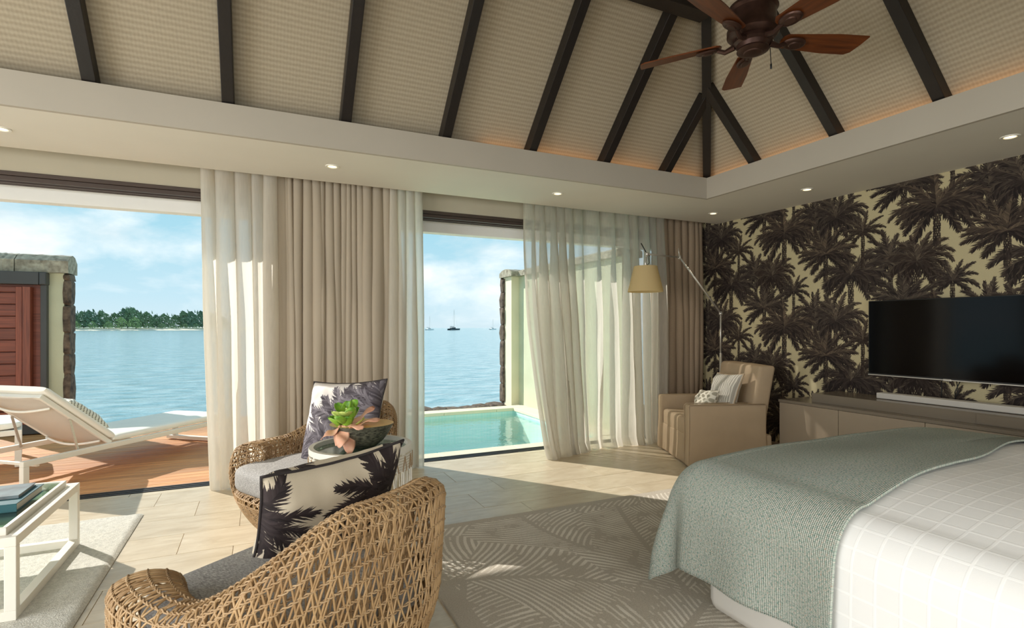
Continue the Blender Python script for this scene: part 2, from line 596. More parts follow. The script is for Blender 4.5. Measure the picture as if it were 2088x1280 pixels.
M['slate'] = mat('slate_blue_jacket', (120, 136, 140), 0.4, c2=(78, 74, 74), vscale=9)
M['paper'] = mat('book_paper', (206, 200, 186), 0.9, var=0.1, vscale=3, stretch=(1, 1, 300))
M['bowl_out'] = mat('speckled_black_coconut_shell', (112, 110, 92), 0.5, c2=(30, 30, 26), vscale=60, stretch=(1, 1, 4), bump=0.3, bscale=120)
M['bowl_in'] = mat('lacquered_bamboo', (242, 206, 130), 0.3, c2=(222, 178, 100), vscale=6, stretch=(1, 1, 12))
M['leaf'] = mat('green_variegated_leaf', (158, 196, 66), 0.4, c2=(84, 150, 40), vscale=40)
M['leaf_pale'] = mat('cream_edged_leaf', (206, 214, 120), 0.4, c2=(130, 172, 60), vscale=30)
M['petal'] = mat('salmon_pink_leaf', (232, 160, 130), 0.5, c2=(236, 190, 160), vscale=30)
M['lt_rug'] = mat('pale_grey_wool', (204, 202, 192), 0.95, var=0.16, vscale=70, bump=1.0, bscale=160)
M['rug_edge'] = mat('taupe_rug_binding', (178, 169, 154), 0.95, bump=0.6, bscale=200)
M['hull'] = mat('white_gelcoat', (236, 238, 238), 0.4, var=0.02)
M['hull_dark'] = mat('dark_blue_hull', (70, 84, 92), 0.4, var=0.05)
M['sand'] = mat('coral_sand', (214, 206, 184), 0.95, var=0.08, vscale=0.05)
M['turf'] = mat('shore_turf', (92, 122, 56), 0.95, var=0.15, vscale=0.05)
M['bark'] = mat('grey_bark', (96, 84, 70), 0.9, var=0.2)
for i, c in enumerate([(108, 134, 100), (126, 150, 108), (96, 124, 100), (142, 166, 112)]):
    M['tree%d' % i] = mat('casuarina_foliage_%d' % i, c, 0.8, var=0.35, vscale=0.4)


def travertine():
    m, nt, b = principled('honed_travertine')
    b.inputs['Roughness'].default_value = 0.34
    tc = N(nt, 'ShaderNodeTexCoord')
    oi = N(nt, 'ShaderNodeObjectInfo')
    s = N(nt, 'ShaderNodeVectorMath', operation='SCALE')
    s.inputs[0].default_value = (9, 5, 3)
    nt.links.new(oi.outputs['Random'], s.inputs['Scale'])
    ad = N(nt, 'ShaderNodeVectorMath', operation='ADD')
    nt.links.new(tc.outputs['Object'], ad.inputs[0])
    nt.links.new(s.outputs[0], ad.inputs[1])
    mp = N(nt, 'ShaderNodeMapping')
    mp.inputs['Scale'].default_value = (1.2, 4.0, 1)
    nt.links.new(ad.outputs[0], mp.inputs[0])
    n = N(nt, 'ShaderNodeTexNoise')
    n.inputs['Scale'].default_value = 3.5
    n.inputs['Detail'].default_value = 9
    n.inputs['Roughness'].default_value = 0.62
    n.inputs['Distortion'].default_value = 0.6
    nt.links.new(mp.outputs[0], n.inputs['Vector'])
    rp = N(nt, 'ShaderNodeValToRGB')
    e = rp.color_ramp.elements
    e[0].position = 0.28
    e[0].color = (*lin((184, 167, 138)), 1)
    e[1].position = 0.75
    e[1].color = (*lin((211, 199, 175)), 1)
    q = e.new(0.5)
    q.color = (*lin((199, 184, 157)), 1)
    nt.links.new(n.outputs['Fac'], rp.inputs[0])
    hs = N(nt, 'ShaderNodeHueSaturation')
    mr = N(nt, 'ShaderNodeMapRange')
    mr.inputs['To Min'].default_value = 0.93
    mr.inputs['To Max'].default_value = 1.06
    nt.links.new(oi.outputs['Random'], mr.inputs['Value'])
    nt.links.new(mr.outputs[0], hs.inputs['Value'])
    nt.links.new(rp.outputs[0], hs.inputs['Color'])
    nt.links.new(hs.outputs[0], b.inputs['Base Color'])
    n2 = N(nt, 'ShaderNodeTexNoise')
    n2.inputs['Scale'].default_value = 25
    nt.links.new(ad.outputs[0], n2.inputs['Vector'])
    rr = N(nt, 'ShaderNodeMapRange')
    rr.inputs['To Min'].default_value = 0.24
    rr.inputs['To Max'].default_value = 0.46
    nt.links.new(n2.outputs['Fac'], rr.inputs['Value'])
    nt.links.new(rr.outputs[0], b.inputs['Roughness'])
    return m


def ceiling_weave():
    """plaited matting: ridges parallel to the eaves, fine threads across"""
    m, nt, b = principled('plaited_ceiling_matting')
    b.inputs['Roughness'].default_value = 0.8
    b.inputs['Specular IOR Level'].default_value = 0.25
    tc = N(nt, 'ShaderNodeTexCoord')
    w1 = N(nt, 'ShaderNodeTexWave')
    w1.bands_direction = 'Y'
    w1.inputs['Scale'].default_value = 9.5
    w1.inputs['Distortion'].default_value = 0.8
    w1.inputs['Detail Scale'].default_value = 4
    w2 = N(nt, 'ShaderNodeTexWave')
    w2.bands_direction = 'X'
    w2.inputs['Scale'].default_value = 16.0
    w2.inputs['Distortion'].default_value = 0.6
    for w in (w1, w2):
        nt.links.new(tc.outputs['UV'], w.inputs['Vector'])
    mu = N(nt, 'ShaderNodeMath', operation='MULTIPLY_ADD')
    mu.inputs[1].default_value = 0.35
    nt.links.new(w2.outputs['Fac'], mu.inputs[0])
    nt.links.new(w1.outputs['Fac'], mu.inputs[2])
    n = N(nt, 'ShaderNodeTexNoise')
    n.inputs['Scale'].default_value = 70
    nt.links.new(tc.outputs['UV'], n.inputs['Vector'])
    ad = N(nt, 'ShaderNodeMath', operation='ADD')
    nt.links.new(mu.outputs[0], ad.inputs[0])
    nt.links.new(n.outputs['Fac'], ad.inputs[1])
    rp = N(nt, 'ShaderNodeValToRGB')
    rp.color_ramp.elements[0].position = 0.2
    rp.color_ramp.elements[0].color = (*lin((156, 144, 123)), 1)
    rp.color_ramp.elements[1].position = 1.0
    rp.color_ramp.elements[1].color = (*lin((180, 167, 145)), 1)
    dv = N(nt, 'ShaderNodeMath', operation='MULTIPLY')
    dv.inputs[1].default_value = 0.55
    nt.links.new(ad.outputs[0], dv.inputs[0])
    nt.links.new(dv.outputs[0], rp.inputs[0])
    nt.links.new(rp.outputs[0], b.inputs['Base Color'])
    bp = N(nt, 'ShaderNodeBump')
    bp.inputs['Strength'].default_value = 0.16
    bp.inputs['Distance'].default_value = 0.006
    nt.links.new(mu.outputs[0], bp.inputs['Height'])
    nt.links.new(bp.outputs[0], b.inputs['Normal'])
    return m


def sea_mat():
    m, nt, b = principled('sea_water')
    b.inputs['Base Color'].default_value = (*lin((84, 146, 160)), 1)
    b.inputs['Roughness'].default_value = 0.12
    b.inputs['IOR'].default_value = 1.33
    tc = N(nt, 'ShaderNodeTexCoord')
    hs = []
    for s, st in ((0.9, (1, 1.6, 1)), (0.16, (1, 2.2, 1)), (4.0, (1, 1.4, 1))):
        mp = N(nt, 'ShaderNodeMapping')
        mp.inputs['Scale'].default_value = st
        mp.inputs['Rotation'].default_value = (0, 0, R(-25))
        nt.links.new(tc.outputs['Object'], mp.inputs[0])
        n = N(nt, 'ShaderNodeTexNoise')
        n.inputs['Scale'].default_value = s
        n.inputs['Detail'].default_value = 5
        nt.links.new(mp.outputs[0], n.inputs['Vector'])
        hs.append(n)
    a = N(nt, 'ShaderNodeMath', operation='MULTIPLY_ADD')
    a.inputs[1].default_value = 2.0
    nt.links.new(hs[1].outputs['Fac'], a.inputs[0])
    nt.links.new(hs[0].outputs['Fac'], a.inputs[2])
    a2 = N(nt, 'ShaderNodeMath', operation='MULTIPLY_ADD')
    a2.inputs[1].default_value = 0.25
    nt.links.new(hs[2].outputs['Fac'], a2.inputs[0])
    nt.links.new(a.outputs[0], a2.inputs[2])
    bp = N(nt, 'ShaderNodeBump')
    bp.inputs['Strength'].default_value = 0.55
    bp.inputs['Distance'].default_value = 0.35
    nt.links.new(a2.outputs[0], bp.inputs['Height'])
    nt.links.new(bp.outputs[0], b.inputs['Normal'])
    rp = N(nt, 'ShaderNodeValToRGB')
    rp.color_ramp.elements[0].position = 0.35
    rp.color_ramp.elements[0].color = (*lin((118, 162, 170)), 1)
    rp.color_ramp.elements[1].position = 0.65
    rp.color_ramp.elements[1].color = (*lin((172, 200, 204)), 1)
    nt.links.new(hs[0].outputs['Fac'], rp.inputs[0])
    nt.links.new(rp.outputs[0], b.inputs['Base Color'])
    return m


def pool_water():
    m, nt, g, f = clear_mat('pool_water', (244, 253, 250), 0.02, 0.06)
    tc = N(nt, 'ShaderNodeTexCoord')
    n = N(nt, 'ShaderNodeTexNoise')
    n.inputs['Scale'].default_value = 7
    n.inputs['Detail'].default_value = 3
    nt.links.new(tc.outputs['Object'], n.inputs['Vector'])
    bp = N(nt, 'ShaderNodeBump')
    bp.inputs['Strength'].default_value = 0.3
    bp.inputs['Distance'].default_value = 0.03
    nt.links.new(n.outputs['Fac'], bp.inputs['Height'])
    nt.links.new(bp.outputs[0], g.inputs['Normal'])
    nt.links.new(bp.outputs[0], f.inputs['Normal'])
    return m


def pool_tile():
    m, nt, b = principled('mint_pool_mosaic')
    b.inputs['Roughness'].default_value = 0.4
    tc = N(nt, 'ShaderNodeTexCoord')
    br = N(nt, 'ShaderNodeTexBrick')
    br.offset = 0
    br.inputs['Scale'].default_value = 1.0
    br.inputs['Brick Width'].default_value = 0.05
    br.inputs['Row Height'].default_value = 0.05
    br.inputs['Mortar Size'].default_value = 0.003
    br.inputs['Color1'].default_value = (*lin((196, 236, 230)), 1)
    br.inputs['Color2'].default_value = (*lin((208, 240, 236)), 1)
    br.inputs['Mortar'].default_value = (*lin((226, 244, 236)), 1)
    nt.links.new(tc.outputs['Object'], br.inputs['Vector'])
    v = N(nt, 'ShaderNodeTexVoronoi')
    v.feature = 'SMOOTH_F1'
    v.inputs['Scale'].default_value = 9
    nt.links.new(tc.outputs['Object'], v.inputs['Vector'])
    nt.links.new(br.outputs['Color'], b.inputs['Base Color'])
    return m


def duvet_mat():
    m, nt, b = principled('white_windowpane_cotton')
    b.inputs['Roughness'].default_value = 0.75
    b.inputs['Specular IOR Level'].default_value = 0.3
    tc = N(nt, 'ShaderNodeTexCoord')
    br = N(nt, 'ShaderNodeTexBrick')
    br.offset = 0
    br.inputs['Scale'].default_value = 1.0
    br.inputs['Brick Width'].default_value = 0.075
    br.inputs['Row Height'].default_value = 0.075
    br.inputs['Mortar Size'].default_value = 0.006
    br.inputs['Mortar Smooth'].default_value = 0.6
    br.inputs['Color1'].default_value = (*lin((237, 237, 235)), 1)
    br.inputs['Color2'].default_value = (*lin((239, 239, 237)), 1)
    br.inputs['Mortar'].default_value = (*lin((245, 245, 243)), 1)
    nt.links.new(tc.outputs['UV'], br.inputs['Vector'])
    nt.links.new(br.outputs['Color'], b.inputs['Base Color'])
    n = N(nt, 'ShaderNodeTexNoise')
    n.inputs['Scale'].default_value = 260
    nt.links.new(tc.outputs['UV'], n.inputs['Vector'])
    a = N(nt, 'ShaderNodeMath', operation='MULTIPLY_ADD')
    a.inputs[1].default_value = 0.2
    nt.links.new(n.outputs['Fac'], a.inputs[0])
    nt.links.new(br.outputs['Fac'], a.inputs[2])
    bp = N(nt, 'ShaderNodeBump')
    bp.inputs['Strength'].default_value = 0.25
    bp.inputs['Distance'].default_value = 0.002
    nt.links.new(a.outputs[0], bp.inputs['Height'])
    nt.links.new(bp.outputs[0], b.inputs['Normal'])
    return m


def knit_mat():
    m, nt, b = principled('sage_knit')
    b.inputs['Roughness'].default_value = 0.95
    b.inputs['Specular IOR Level'].default_value = 0.1
    tc = N(nt, 'ShaderNodeTexCoord')
    wx = N(nt, 'ShaderNodeTexWave')
    wx.bands_direction = 'Y'
    wx.inputs['Scale'].default_value = 46
    wx.inputs['Distortion'].default_value = 0.35
    wy = N(nt, 'ShaderNodeTexWave')
    wy.bands_direction = 'X'
    wy.inputs['Scale'].default_value = 54
    wy.inputs['Distortion'].default_value = 0.8
    for w in (wx, wy):
        nt.links.new(tc.outputs['UV'], w.inputs['Vector'])
    mu = N(nt, 'ShaderNodeMath', operation='MULTIPLY_ADD')
    mu.inputs[1].default_value = 0.45
    nt.links.new(wy.outputs['Fac'], mu.inputs[0])
    nt.links.new(wx.outputs['Fac'], mu.inputs[2])
    n = N(nt, 'ShaderNodeTexNoise')
    n.inputs['Scale'].default_value = 130
    n.inputs['Detail'].default_value = 2
    nt.links.new(tc.outputs['UV'], n.inputs['Vector'])
    hue = N(nt, 'ShaderNodeValToRGB')
    e = hue.color_ramp.elements
    e[0].position = 0.30
    e[0].color = (*lin((138, 164, 154)), 1)
    e[1].position = 0.72
    e[1].color = (*lin((196, 178, 156)), 1)
    q = e.new(0.46)
    q.color = (*lin((188, 198, 186)), 1)
    q = e.new(0.60)
    q.color = (*lin((210, 212, 202)), 1)
    nt.links.new(n.outputs['Fac'], hue.inputs[0])
    mr = N(nt, 'ShaderNodeMapRange')
    mr.inputs['From Max'].default_value = 1.45
    mr.inputs['To Min'].default_value = 0.62
    mr.inputs['To Max'].default_value = 1.32
    nt.links.new(mu.outputs[0], mr.inputs['Value'])
    hv = N(nt, 'ShaderNodeHueSaturation')
    nt.links.new(mr.outputs[0], hv.inputs['Value'])
    nt.links.new(hue.outputs[0], hv.inputs['Color'])
    nt.links.new(hv.outputs[0], b.inputs['Base Color'])
    bp = N(nt, 'ShaderNodeBump')
    bp.inputs['Strength'].default_value = 0.9
    bp.inputs['Distance'].default_value = 0.005
    nt.links.new(mu.outputs[0], bp.inputs['Height'])
    nt.links.new(bp.outputs[0], b.inputs['Normal'])
    return m


def stripe_mat(name, base, line, scale, width=0.62, axis='X'):
    m, nt, b = principled(name)
    b.inputs['Roughness'].default_value = 0.9
    tc = N(nt, 'ShaderNodeTexCoord')
    w = N(nt, 'ShaderNodeTexWave')
    w.bands_direction = axis
    w.inputs['Scale'].default_value = scale
    w.inputs['Distortion'].default_value = 0.25
    nt.links.new(tc.outputs['UV'], w.inputs['Vector'])
    rp = N(nt, 'ShaderNodeValToRGB')
    rp.color_ramp.elements[0].position = width
    rp.color_ramp.elements[0].color = (*lin(base), 1)
    rp.color_ramp.elements[1].position = min(1, width + 0.12)
    rp.color_ramp.elements[1].color = (*lin(line), 1)
    nt.links.new(w.outputs['Fac'], rp.inputs[0])
    nt.links.new(rp.outputs[0], b.inputs['Base Color'])
    return m


def lattice_mat():
    """leaf-shaped lattice: two crossed sets of diagonal bands"""
    m, nt, b = principled('leaf_lattice_weave')
    b.inputs['Roughness'].default_value = 0.9
    tc = N(nt, 'ShaderNodeTexCoord')
    ws = []
    for a in (45, -45):
        mp = N(nt, 'ShaderNodeMapping')
        mp.inputs['Rotation'].default_value = (0, 0, R(a))
        nt.links.new(tc.outputs['UV'], mp.inputs[0])
        w = N(nt, 'ShaderNodeTexWave')
        w.inputs['Scale'].default_value = 1.6
        w.inputs['Distortion'].default_value = 1.0
        nt.links.new(mp.outputs[0], w.inputs['Vector'])
        ws.append(w)
    mx = N(nt, 'ShaderNodeMath', operation='MULTIPLY')
    nt.links.new(ws[0].outputs['Fac'], mx.inputs[0])
    nt.links.new(ws[1].outputs['Fac'], mx.inputs[1])
    rp = N(nt, 'ShaderNodeValToRGB')
    rp.color_ramp.elements[0].position = 0.18
    rp.color_ramp.elements[0].color = (*lin((226, 220, 204)), 1)
    rp.color_ramp.elements[1].position = 0.3
    rp.color_ramp.elements[1].color = (*lin((158, 152, 134)), 1)
    nt.links.new(mx.outputs[0], rp.inputs[0])
    nt.links.new(rp.outputs[0], b.inputs['Base Color'])
    return m


M['tile'] = travertine()
M['weave'] = ceiling_weave()
M['sea'] = sea_mat()
M['pool_water'] = pool_water()
M['pool_tile'] = pool_tile()
M['duvet'] = duvet_mat()
M['knit'] = knit_mat()
M['stripe'] = stripe_mat('grey_ticking_stripe', (160, 155, 144), (208, 203, 190), 5.2, 0.70)
M['stripe_out'] = stripe_mat('outdoor_ticking_stripe', (232, 228, 214), (150, 146, 130), 2.6, 0.66)
M['lattice'] = lattice_mat()
M['wallpaper'] = print_mat('palm_wallpaper', wallpaper_image(), 0.8, (1 / 1.4, 1 / 0.98, 1), bscale=300)
DK, LT = (38, 32, 33), (96, 86, 88)
M['palm_cushion'] = print_mat('dark_palm_velvet', cushion_image('dark_palm_print', 3, (206, 194, 172), [
    (0.88, 0.72, [(150, .4), (170, .5), (192, .5), (216, .4), (122, .2), (95, .2), (60, .3), (20, .4), (-30, .3), (250, .2)], 0.50, 0.125),
    (-0.06, 0.66, [(66, .5), (30, .7), (-2, .7), (-35, .5), (-66, .3)], 0.34, 0.125),
    (0.06, 0.0, [(80, .3), (50, .5), (20, .5)], 0.26, 0.11),
    (0.98, 0.10, [(150, .3), (190, .5), (120, .3), (220, .2)], 0.36, 0.11)], DK, (74, 64, 64)), 0.75)
M['grey_cushion'] = print_mat('grey_palm_velvet', cushion_image('grey_palm_print', 8, (222, 216, 210), [
    (0.45, -0.08, [(165, .5), (145, .5), (128, .3), (112, .2), (98, .1), (84, .1), (70, .2), (55, .3), (38, .5), (22, .6)], 0.78, 0.20),
    (0.62, 0.42, [(150, .4), (130, .3), (110, .2), (92, .1), (70, .2), (48, .3)], 0.52, 0.17),
    (1.04, 0.62, [(125, .2), (145, .3), (165, .4), (185, .5), (205, .4), (225, .3), (245, .2), (105, .2)], 0.56, 0.19),
    (-0.02, 0.0, [(10, .3), (35, .3), (60, .2), (80, .1)], 0.34, 0.16)], (58, 52, 58), (172, 166, 172)), 0.75)
M['charcoal'] = mat('charcoal_piping', (52, 46, 46), 0.8, var=0.1)
M['rug'] = print_mat('plume_rug', rug_image(), 0.95, (1, 1, 1), 0.6, 500)


# ------------------------------------------------------------------ mesh helpers
class MB:
    def __init__(self):
        self.v, self.f, self.uv, self.mi = [], [], [], []

    def face(self, idx, uv=None, mi=0):
        self.f.append(tuple(idx))
        self.uv.append(uv)
        self.mi.append(mi)

    def quad(self, p, uv=None, mi=0):
        n = len(self.v)
        self.v += [tuple(q) for q in p]
        self.face(range(n, n + len(p)), uv, mi)
        return self

    def box(self, c, s, rz=0.0, mi=0, M4=None):
        n = len(self.v)
        cs, sn = math.cos(rz), math.sin(rz)
        for dz in (-1, 1):
            for dx, dy in ((-1, -1), (1, -1), (1, 1), (-1, 1)):
                x, y, z = dx * s[0] / 2, dy * s[1] / 2, dz * s[2] / 2
                p = Vector((c[0] + x * cs - y * sn, c[1] + x * sn + y * cs, c[2] + z))
                if M4:
                    p = M4 @ p
                self.v.append(tuple(p))
        for q in ((0, 3, 2, 1), (4, 5, 6, 7), (0, 1, 5, 4), (1, 2, 6, 5), (2, 3, 7, 6), (3, 0, 4, 7)):
            self.face([n + k for k in q], None, mi)
        return self

    def span(self, a, b, mi=0):
        return self.box([(a[i] + b[i]) / 2 for i in range(3)], [abs(b[i] - a[i]) for i in range(3)], 0, mi)

    def bar(self, p, q, w, h, up=(0, 0, 1)):
        p, q = Vector(p), Vector(q)
        d = (q - p)
        L = d.length
        d.normalize()
        up = Vector(up)
        s = d.cross(up)
        if s.length < 1e-5:
            s = d.cross(Vector((0, 1, 0)))
        s.normalize()
        u = s.cross(d)
        n = len(self.v)
        for e in (p, q):
            for a, b in ((-1, -1), (1, -1), (1, 1), (-1, 1)):
                self.v.append(tuple(e + s * a * w / 2 + u * b * h / 2))
        for k in ((0, 1, 2, 3), (7, 6, 5, 4), (0, 4, 5, 1), (1, 5, 6, 2), (2, 6, 7, 3), (3, 7, 4, 0)):
            self.face([n + i for i in k])
        return self

    def tube(self, pts, r, seg=6, closed=False, caps=True):
        pts = [Vector(p) for p in pts]
        m = len(pts)
        rs = r if isinstance(r, (list, tuple)) else [r] * m
        n0 = len(self.v)
        ref = None
        for i, p in enumerate(pts):
            a = pts[(i - 1) % m] if (closed or i > 0) else p
            b = pts[(i + 1) % m] if (closed or i < m - 1) else p
            t = (b - a)
            if t.length < 1e-9:
                t = Vector((0, 0, 1))
            t.normalize()
            if ref is None:
                ref = Vector((0, 0, 1)) if abs(t.z) < 0.9 else Vector((1, 0, 0))
            s = t.cross(ref)
            if s.length < 1e-6:
                s = t.orthogonal()
            s.normalize()
            ref = s.cross(t)
            for k in range(seg):
                an = 2 * PI * k / seg
                self.v.append(tuple(p + (s * math.cos(an) + ref * math.sin(an)) * rs[i]))
        for i in range(m if closed else m - 1):
            j = (i + 1) % m
            for k in range(seg):
                l = (k + 1) % seg
                self.face((n0 + i * seg + k, n0 + i * seg + l, n0 + j * seg + l, n0 + j * seg + k))
        if caps and not closed:
            self.face([n0 + k for k in range(seg)][::-1])
            self.face([n0 + (m - 1) * seg + k for k in range(seg)])
        return self

    def lathe(self, prof, seg=32, c=(0, 0, 0), sx=1.0, sy=1.0, closed=False):
        n0 = len(self.v)
        for r, z in prof:
            for k in range(seg):
                a = 2 * PI * k / seg
                self.v.append((c[0] + r * math.cos(a) * sx, c[1] + r * math.sin(a) * sy, c[2] + z))
        m = len(prof)
        for i in range(m if closed else m - 1):
            j = (i + 1) % m
            for k in range(seg):
                l = (k + 1) % seg
                self.face((n0 + i * seg + k, n0 + i * seg + l, n0 + j * seg + l, n0 + j * seg + k))
        if not closed:
            if prof[0][0] > 1e-6:
                self.face([n0 + k for k in range(seg)][::-1])
            if prof[-1][0] > 1e-6:
                self.face([n0 + (m - 1) * seg + k for k in range(seg)])
        return self

    def grid(self, fn, nu, nv, uvfn=None, closed_u=False, mi=0):
        n0 = len(self.v)
        cu = nu if closed_u else nu + 1
        for j in range(nv + 1):
            for i in range(cu):
                self.v.append(tuple(fn(i / nu, j / nv)))
        for j in range(nv):
            for i in range(nu):
                k = (i + 1) % cu if closed_u else i + 1
                idx = (n0 + j * cu + i, n0 + j * cu + k, n0 + (j + 1) * cu + k, n0 + (j + 1) * cu + i)
                uv = None
                if uvfn:
                    uv = [uvfn(i / nu, j / nv), uvfn((i + 1) / nu, j / nv), uvfn((i + 1) / nu, (j + 1) / nv), uvfn(i / nu, (j + 1) / nv)]
                self.face(idx, uv, mi)
        return self

    def mesh(self, name, mats, smooth=False, bevel=0.0, weld=False, sharp=None):
        me = bpy.data.meshes.new(name)
        me.from_pydata(self.v, [], self.f)
        if any(u is not None for u in self.uv):
            ul = me.uv_layers.new(name='UVMap')
            k = 0
            for fi, f in enumerate(self.f):
                u = self.uv[fi]
                for q in range(len(f)):
                    if u is not None:
                        ul.data[k].uv = u[q]
                    k += 1
        mats = mats if isinstance(mats, (list, tuple)) else [mats]
        for m in mats:
            me.materials.append(m)
        if any(self.mi):
            for p, i in zip(me.polygons, self.mi):
                p.material_index = i
        if bevel or weld:
            bm = bmesh.new()
            bm.from_mesh(me)
            if weld:
                bmesh.ops.remove_doubles(bm, verts=bm.verts, dist=1e-5)
            if bevel:
                ed = [e for e in bm.edges if len(e.link_faces) == 2 and e.calc_face_angle(0) > 0.6]
                bmesh.ops.bevel(bm, geom=ed, offset=bevel, segments=2, profile=0.5, affect='EDGES', clamp_overlap=True)
            bm.to_mesh(me)
            bm.free()
        if smooth:
            me.polygons.foreach_set('use_smooth', [True] * len(me.polygons))
            if sharp:
                me.set_sharp_from_angle(angle=sharp)
        me.update()
        return me

    def build(self, name, mats, parent=None, **kw):
        o = bpy.data.objects.new(name, self.mesh(name, mats, **kw))
        col.objects.link(o)
        if parent:
            o.parent = parent
        return o


def tag(o, label=None, cat=None, group=None, kind=None):
    for k, v in (('label', label), ('category', cat), ('group', group), ('kind', kind)):
        if v:
            o[k] = v
    return o


def empty(name, loc=(0, 0, 0), rz=0.0, label=None, cat=None, group=None, kind=None):
    o = bpy.data.objects.new(name, None)
    o.location = loc
    o.rotation_euler = (0, 0, rz)
    o.empty_display_size = 0.1
    col.objects.link(o)
    return tag(o, label, cat, group, kind)


def dup(o, parent=None):
    c = o.copy()
    col.objects.link(c)
    if parent:
        c.parent = parent
    for ch in o.children:
        dup(ch, c)
    return c


def soft_box(c, s, r, seg=6, puff=0.0):
    """cushion-like box: superellipsoid rounding"""
    def fn(u, v):
        a, b = 2 * PI * u, PI * (v - 0.5)
        e1, e2 = r, r
        def sp(x, e):
            return math.copysign(abs(x) ** e, x)
        return (c[0] + s[0] / 2 * sp(math.cos(b), e1) * sp(math.cos(a), e2), c[1] + s[1] / 2 * sp(math.cos(b), e1) * sp(math.sin(a), e2), c[2] + s[2] / 2 * sp(math.sin(b), e1))
    m = MB()
    m.grid(fn, 64, 32, lambda u, v: (u, v), closed_u=True)
    return m


def rbox(name, a, b, material, parent, bev=0.004, M4=None):
    m = MB()
    m.box([(a[i] + b[i]) / 2 for i in range(3)], [abs(b[i] - a[i]) for i in range(3)], M4=M4)
    return m.build(name, material, parent, bevel=bev)


def pillow(name, w, h, t, material, loc, rot, label, cat='cushion', group=None, piping=None, nose=0.085, repeat=1.0):
    def side(sg):
        def fn(u, v):
            x, y = 2 * u - 1, 2 * v - 1
            px = x * (1 - nose * (1 - y * y))
            py = y * (1 - nose * (1 - x * x))
            e = max(0.0, (1 - x ** 4) * (1 - y ** 4)) ** 0.55
            wob = (0.016 * mnoise.noise(Vector((x * 2.2, y * 2.2, sg * 3 + w * 9))) + 0.007 * mnoise.noise(Vector((x * 6, y * 5, sg * 3)))) * min(1, 1.6 * e) + 0.010 * mnoise.noise(Vector((x * 2.5, y * 2.5, w * 7)))
            return (px * w / 2, py * h / 2, sg * (t / 2) * e + wob)
        return fn
    m = MB()
    m.grid(side(1), 36, 36, lambda u, v: (u * repeat, v * repeat))
    m.grid(lambda u, v: side(-1)(1 - u, v), 36, 36, lambda u, v: (u * repeat, v * repeat))
    o = m.build(name, material, None, smooth=True, weld=True)
    o.location = loc
    o.rotation_euler = rot
    tag(o, label, cat, group)
    if piping:
        p = MB()
        pts = []
        f = side(1)
        n = 24
        for i in range(n):
            pts.append(f(i / n, 0))
        for i in range(n):
            pts.append(f(1, i / n))
        for i in range(n):
            pts.append(f(1 - i / n, 1))
        for i in range(n):
            pts.append(f(0, 1 - i / n))
        p.tube(pts, 0.006, 6, closed=True)
        p.build('piping', piping, o, smooth=True)
    return o


def frame_rot(xaxis, yaxis):
    """rotation whose local X and Y point along the given world directions"""
    x = Vector(xaxis).normalized()
    y = Vector(yaxis)
    z = x.cross(y).normalized()
    y = z.cross(x)
    return Matrix((x, y, z)).transposed().to_euler()


# ------------------------------------------------------------------ the room
HS, HF = 2.54, 2.74          # soffit, top of the upstand round the tray
XW, YW = 4.95, 5.08          # palm wall, window wall
TX, TY, TY0, TX0 = 3.89, 3.91, 0.47, -4.4   # tray opening
XL, YB = -4.2, -2.4

floor = MB().span((XL, YB, -0.12), (XW, YW - 0.002, -0.004)).build('floor', M['grout'])
tag(floor, kind='structure')
random.seed(2)
P, LN, GAP = 0.345, 0.953, 0.003
shared = {}


def tile_mesh(l, w):
    key = (round(l, 3), round(w, 3))
    if key not in shared:
        shared[key] = MB().box((0, 0, -0.0045), (l - GAP, w - GAP, 0.009)).mesh('tile', M['tile'], bevel=0.001)
    return shared[key]


row = 0
y = 3.62 - P * 8
offs = {3.62: 1.469, 3.965: -0.124 + 0.953 * 1, 4.31: 1.493, 4.655: -0.703, 3.275: 1.76, 2.93: 1.2}
while y < YW - 0.001:
    y1 = min(y + P, YW)
    o0 = None
    for k, v in offs.items():
        if abs(k - y) < 0.05:
            o0 = v
    if o0 is None:
        o0 = random.uniform(0, LN)
    x = o0 - LN * math.ceil((o0 + 3.2) / LN)
    while x < XW:
        xa, xb = max(x, -3.2), min(x + LN, XW)
        if xb - xa > 0.03:
            t = bpy.data.objects.new('tile', tile_mesh(xb - xa, y1 - y))
            t.location = ((xa + xb) / 2, (y + y1) / 2, random.uniform(-0.0004, 0.0004))
            col.objects.link(t)
            t.parent = floor
        x += LN
    y += P

# palm-papered wall
w = MB()
w.quad([(XW, YW + .1, 0), (XW, YB, 0), (XW, YB, 2.62), (XW, YW + .1, 2.62)],
       [(0.32, -0.02), (YW + .1 - YB + 0.32, -0.02), (YW + .1 - YB + 0.32, 2.60), (0.32, 2.60)])
w.span((XW + 0.001, YB, -0.1), (XW + 0.2, YW + 0.3, 2.9), 1)
tag(w.build('wall_right', [M['wallpaper'], M['plaster']]), kind='structure')
tag(MB().span((XW - 0.014, YB, 0), (XW, YW, 0.09)).build('baseboard_right', M['console'], bevel=0.003), kind='structure')

# window wall: band over the openings, pier between them, end strip
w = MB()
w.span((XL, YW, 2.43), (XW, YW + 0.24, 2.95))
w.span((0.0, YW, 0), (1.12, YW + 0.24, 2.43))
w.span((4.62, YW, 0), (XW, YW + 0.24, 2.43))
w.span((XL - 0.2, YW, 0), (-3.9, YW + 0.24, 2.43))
tag(w.build('wall_front', mat('shade_toned_plaster', (186, 177, 156), 0.9, var=0.02, vscale=2)), kind='structure')  # backlit shade of this wall is put into its darker plaster colour
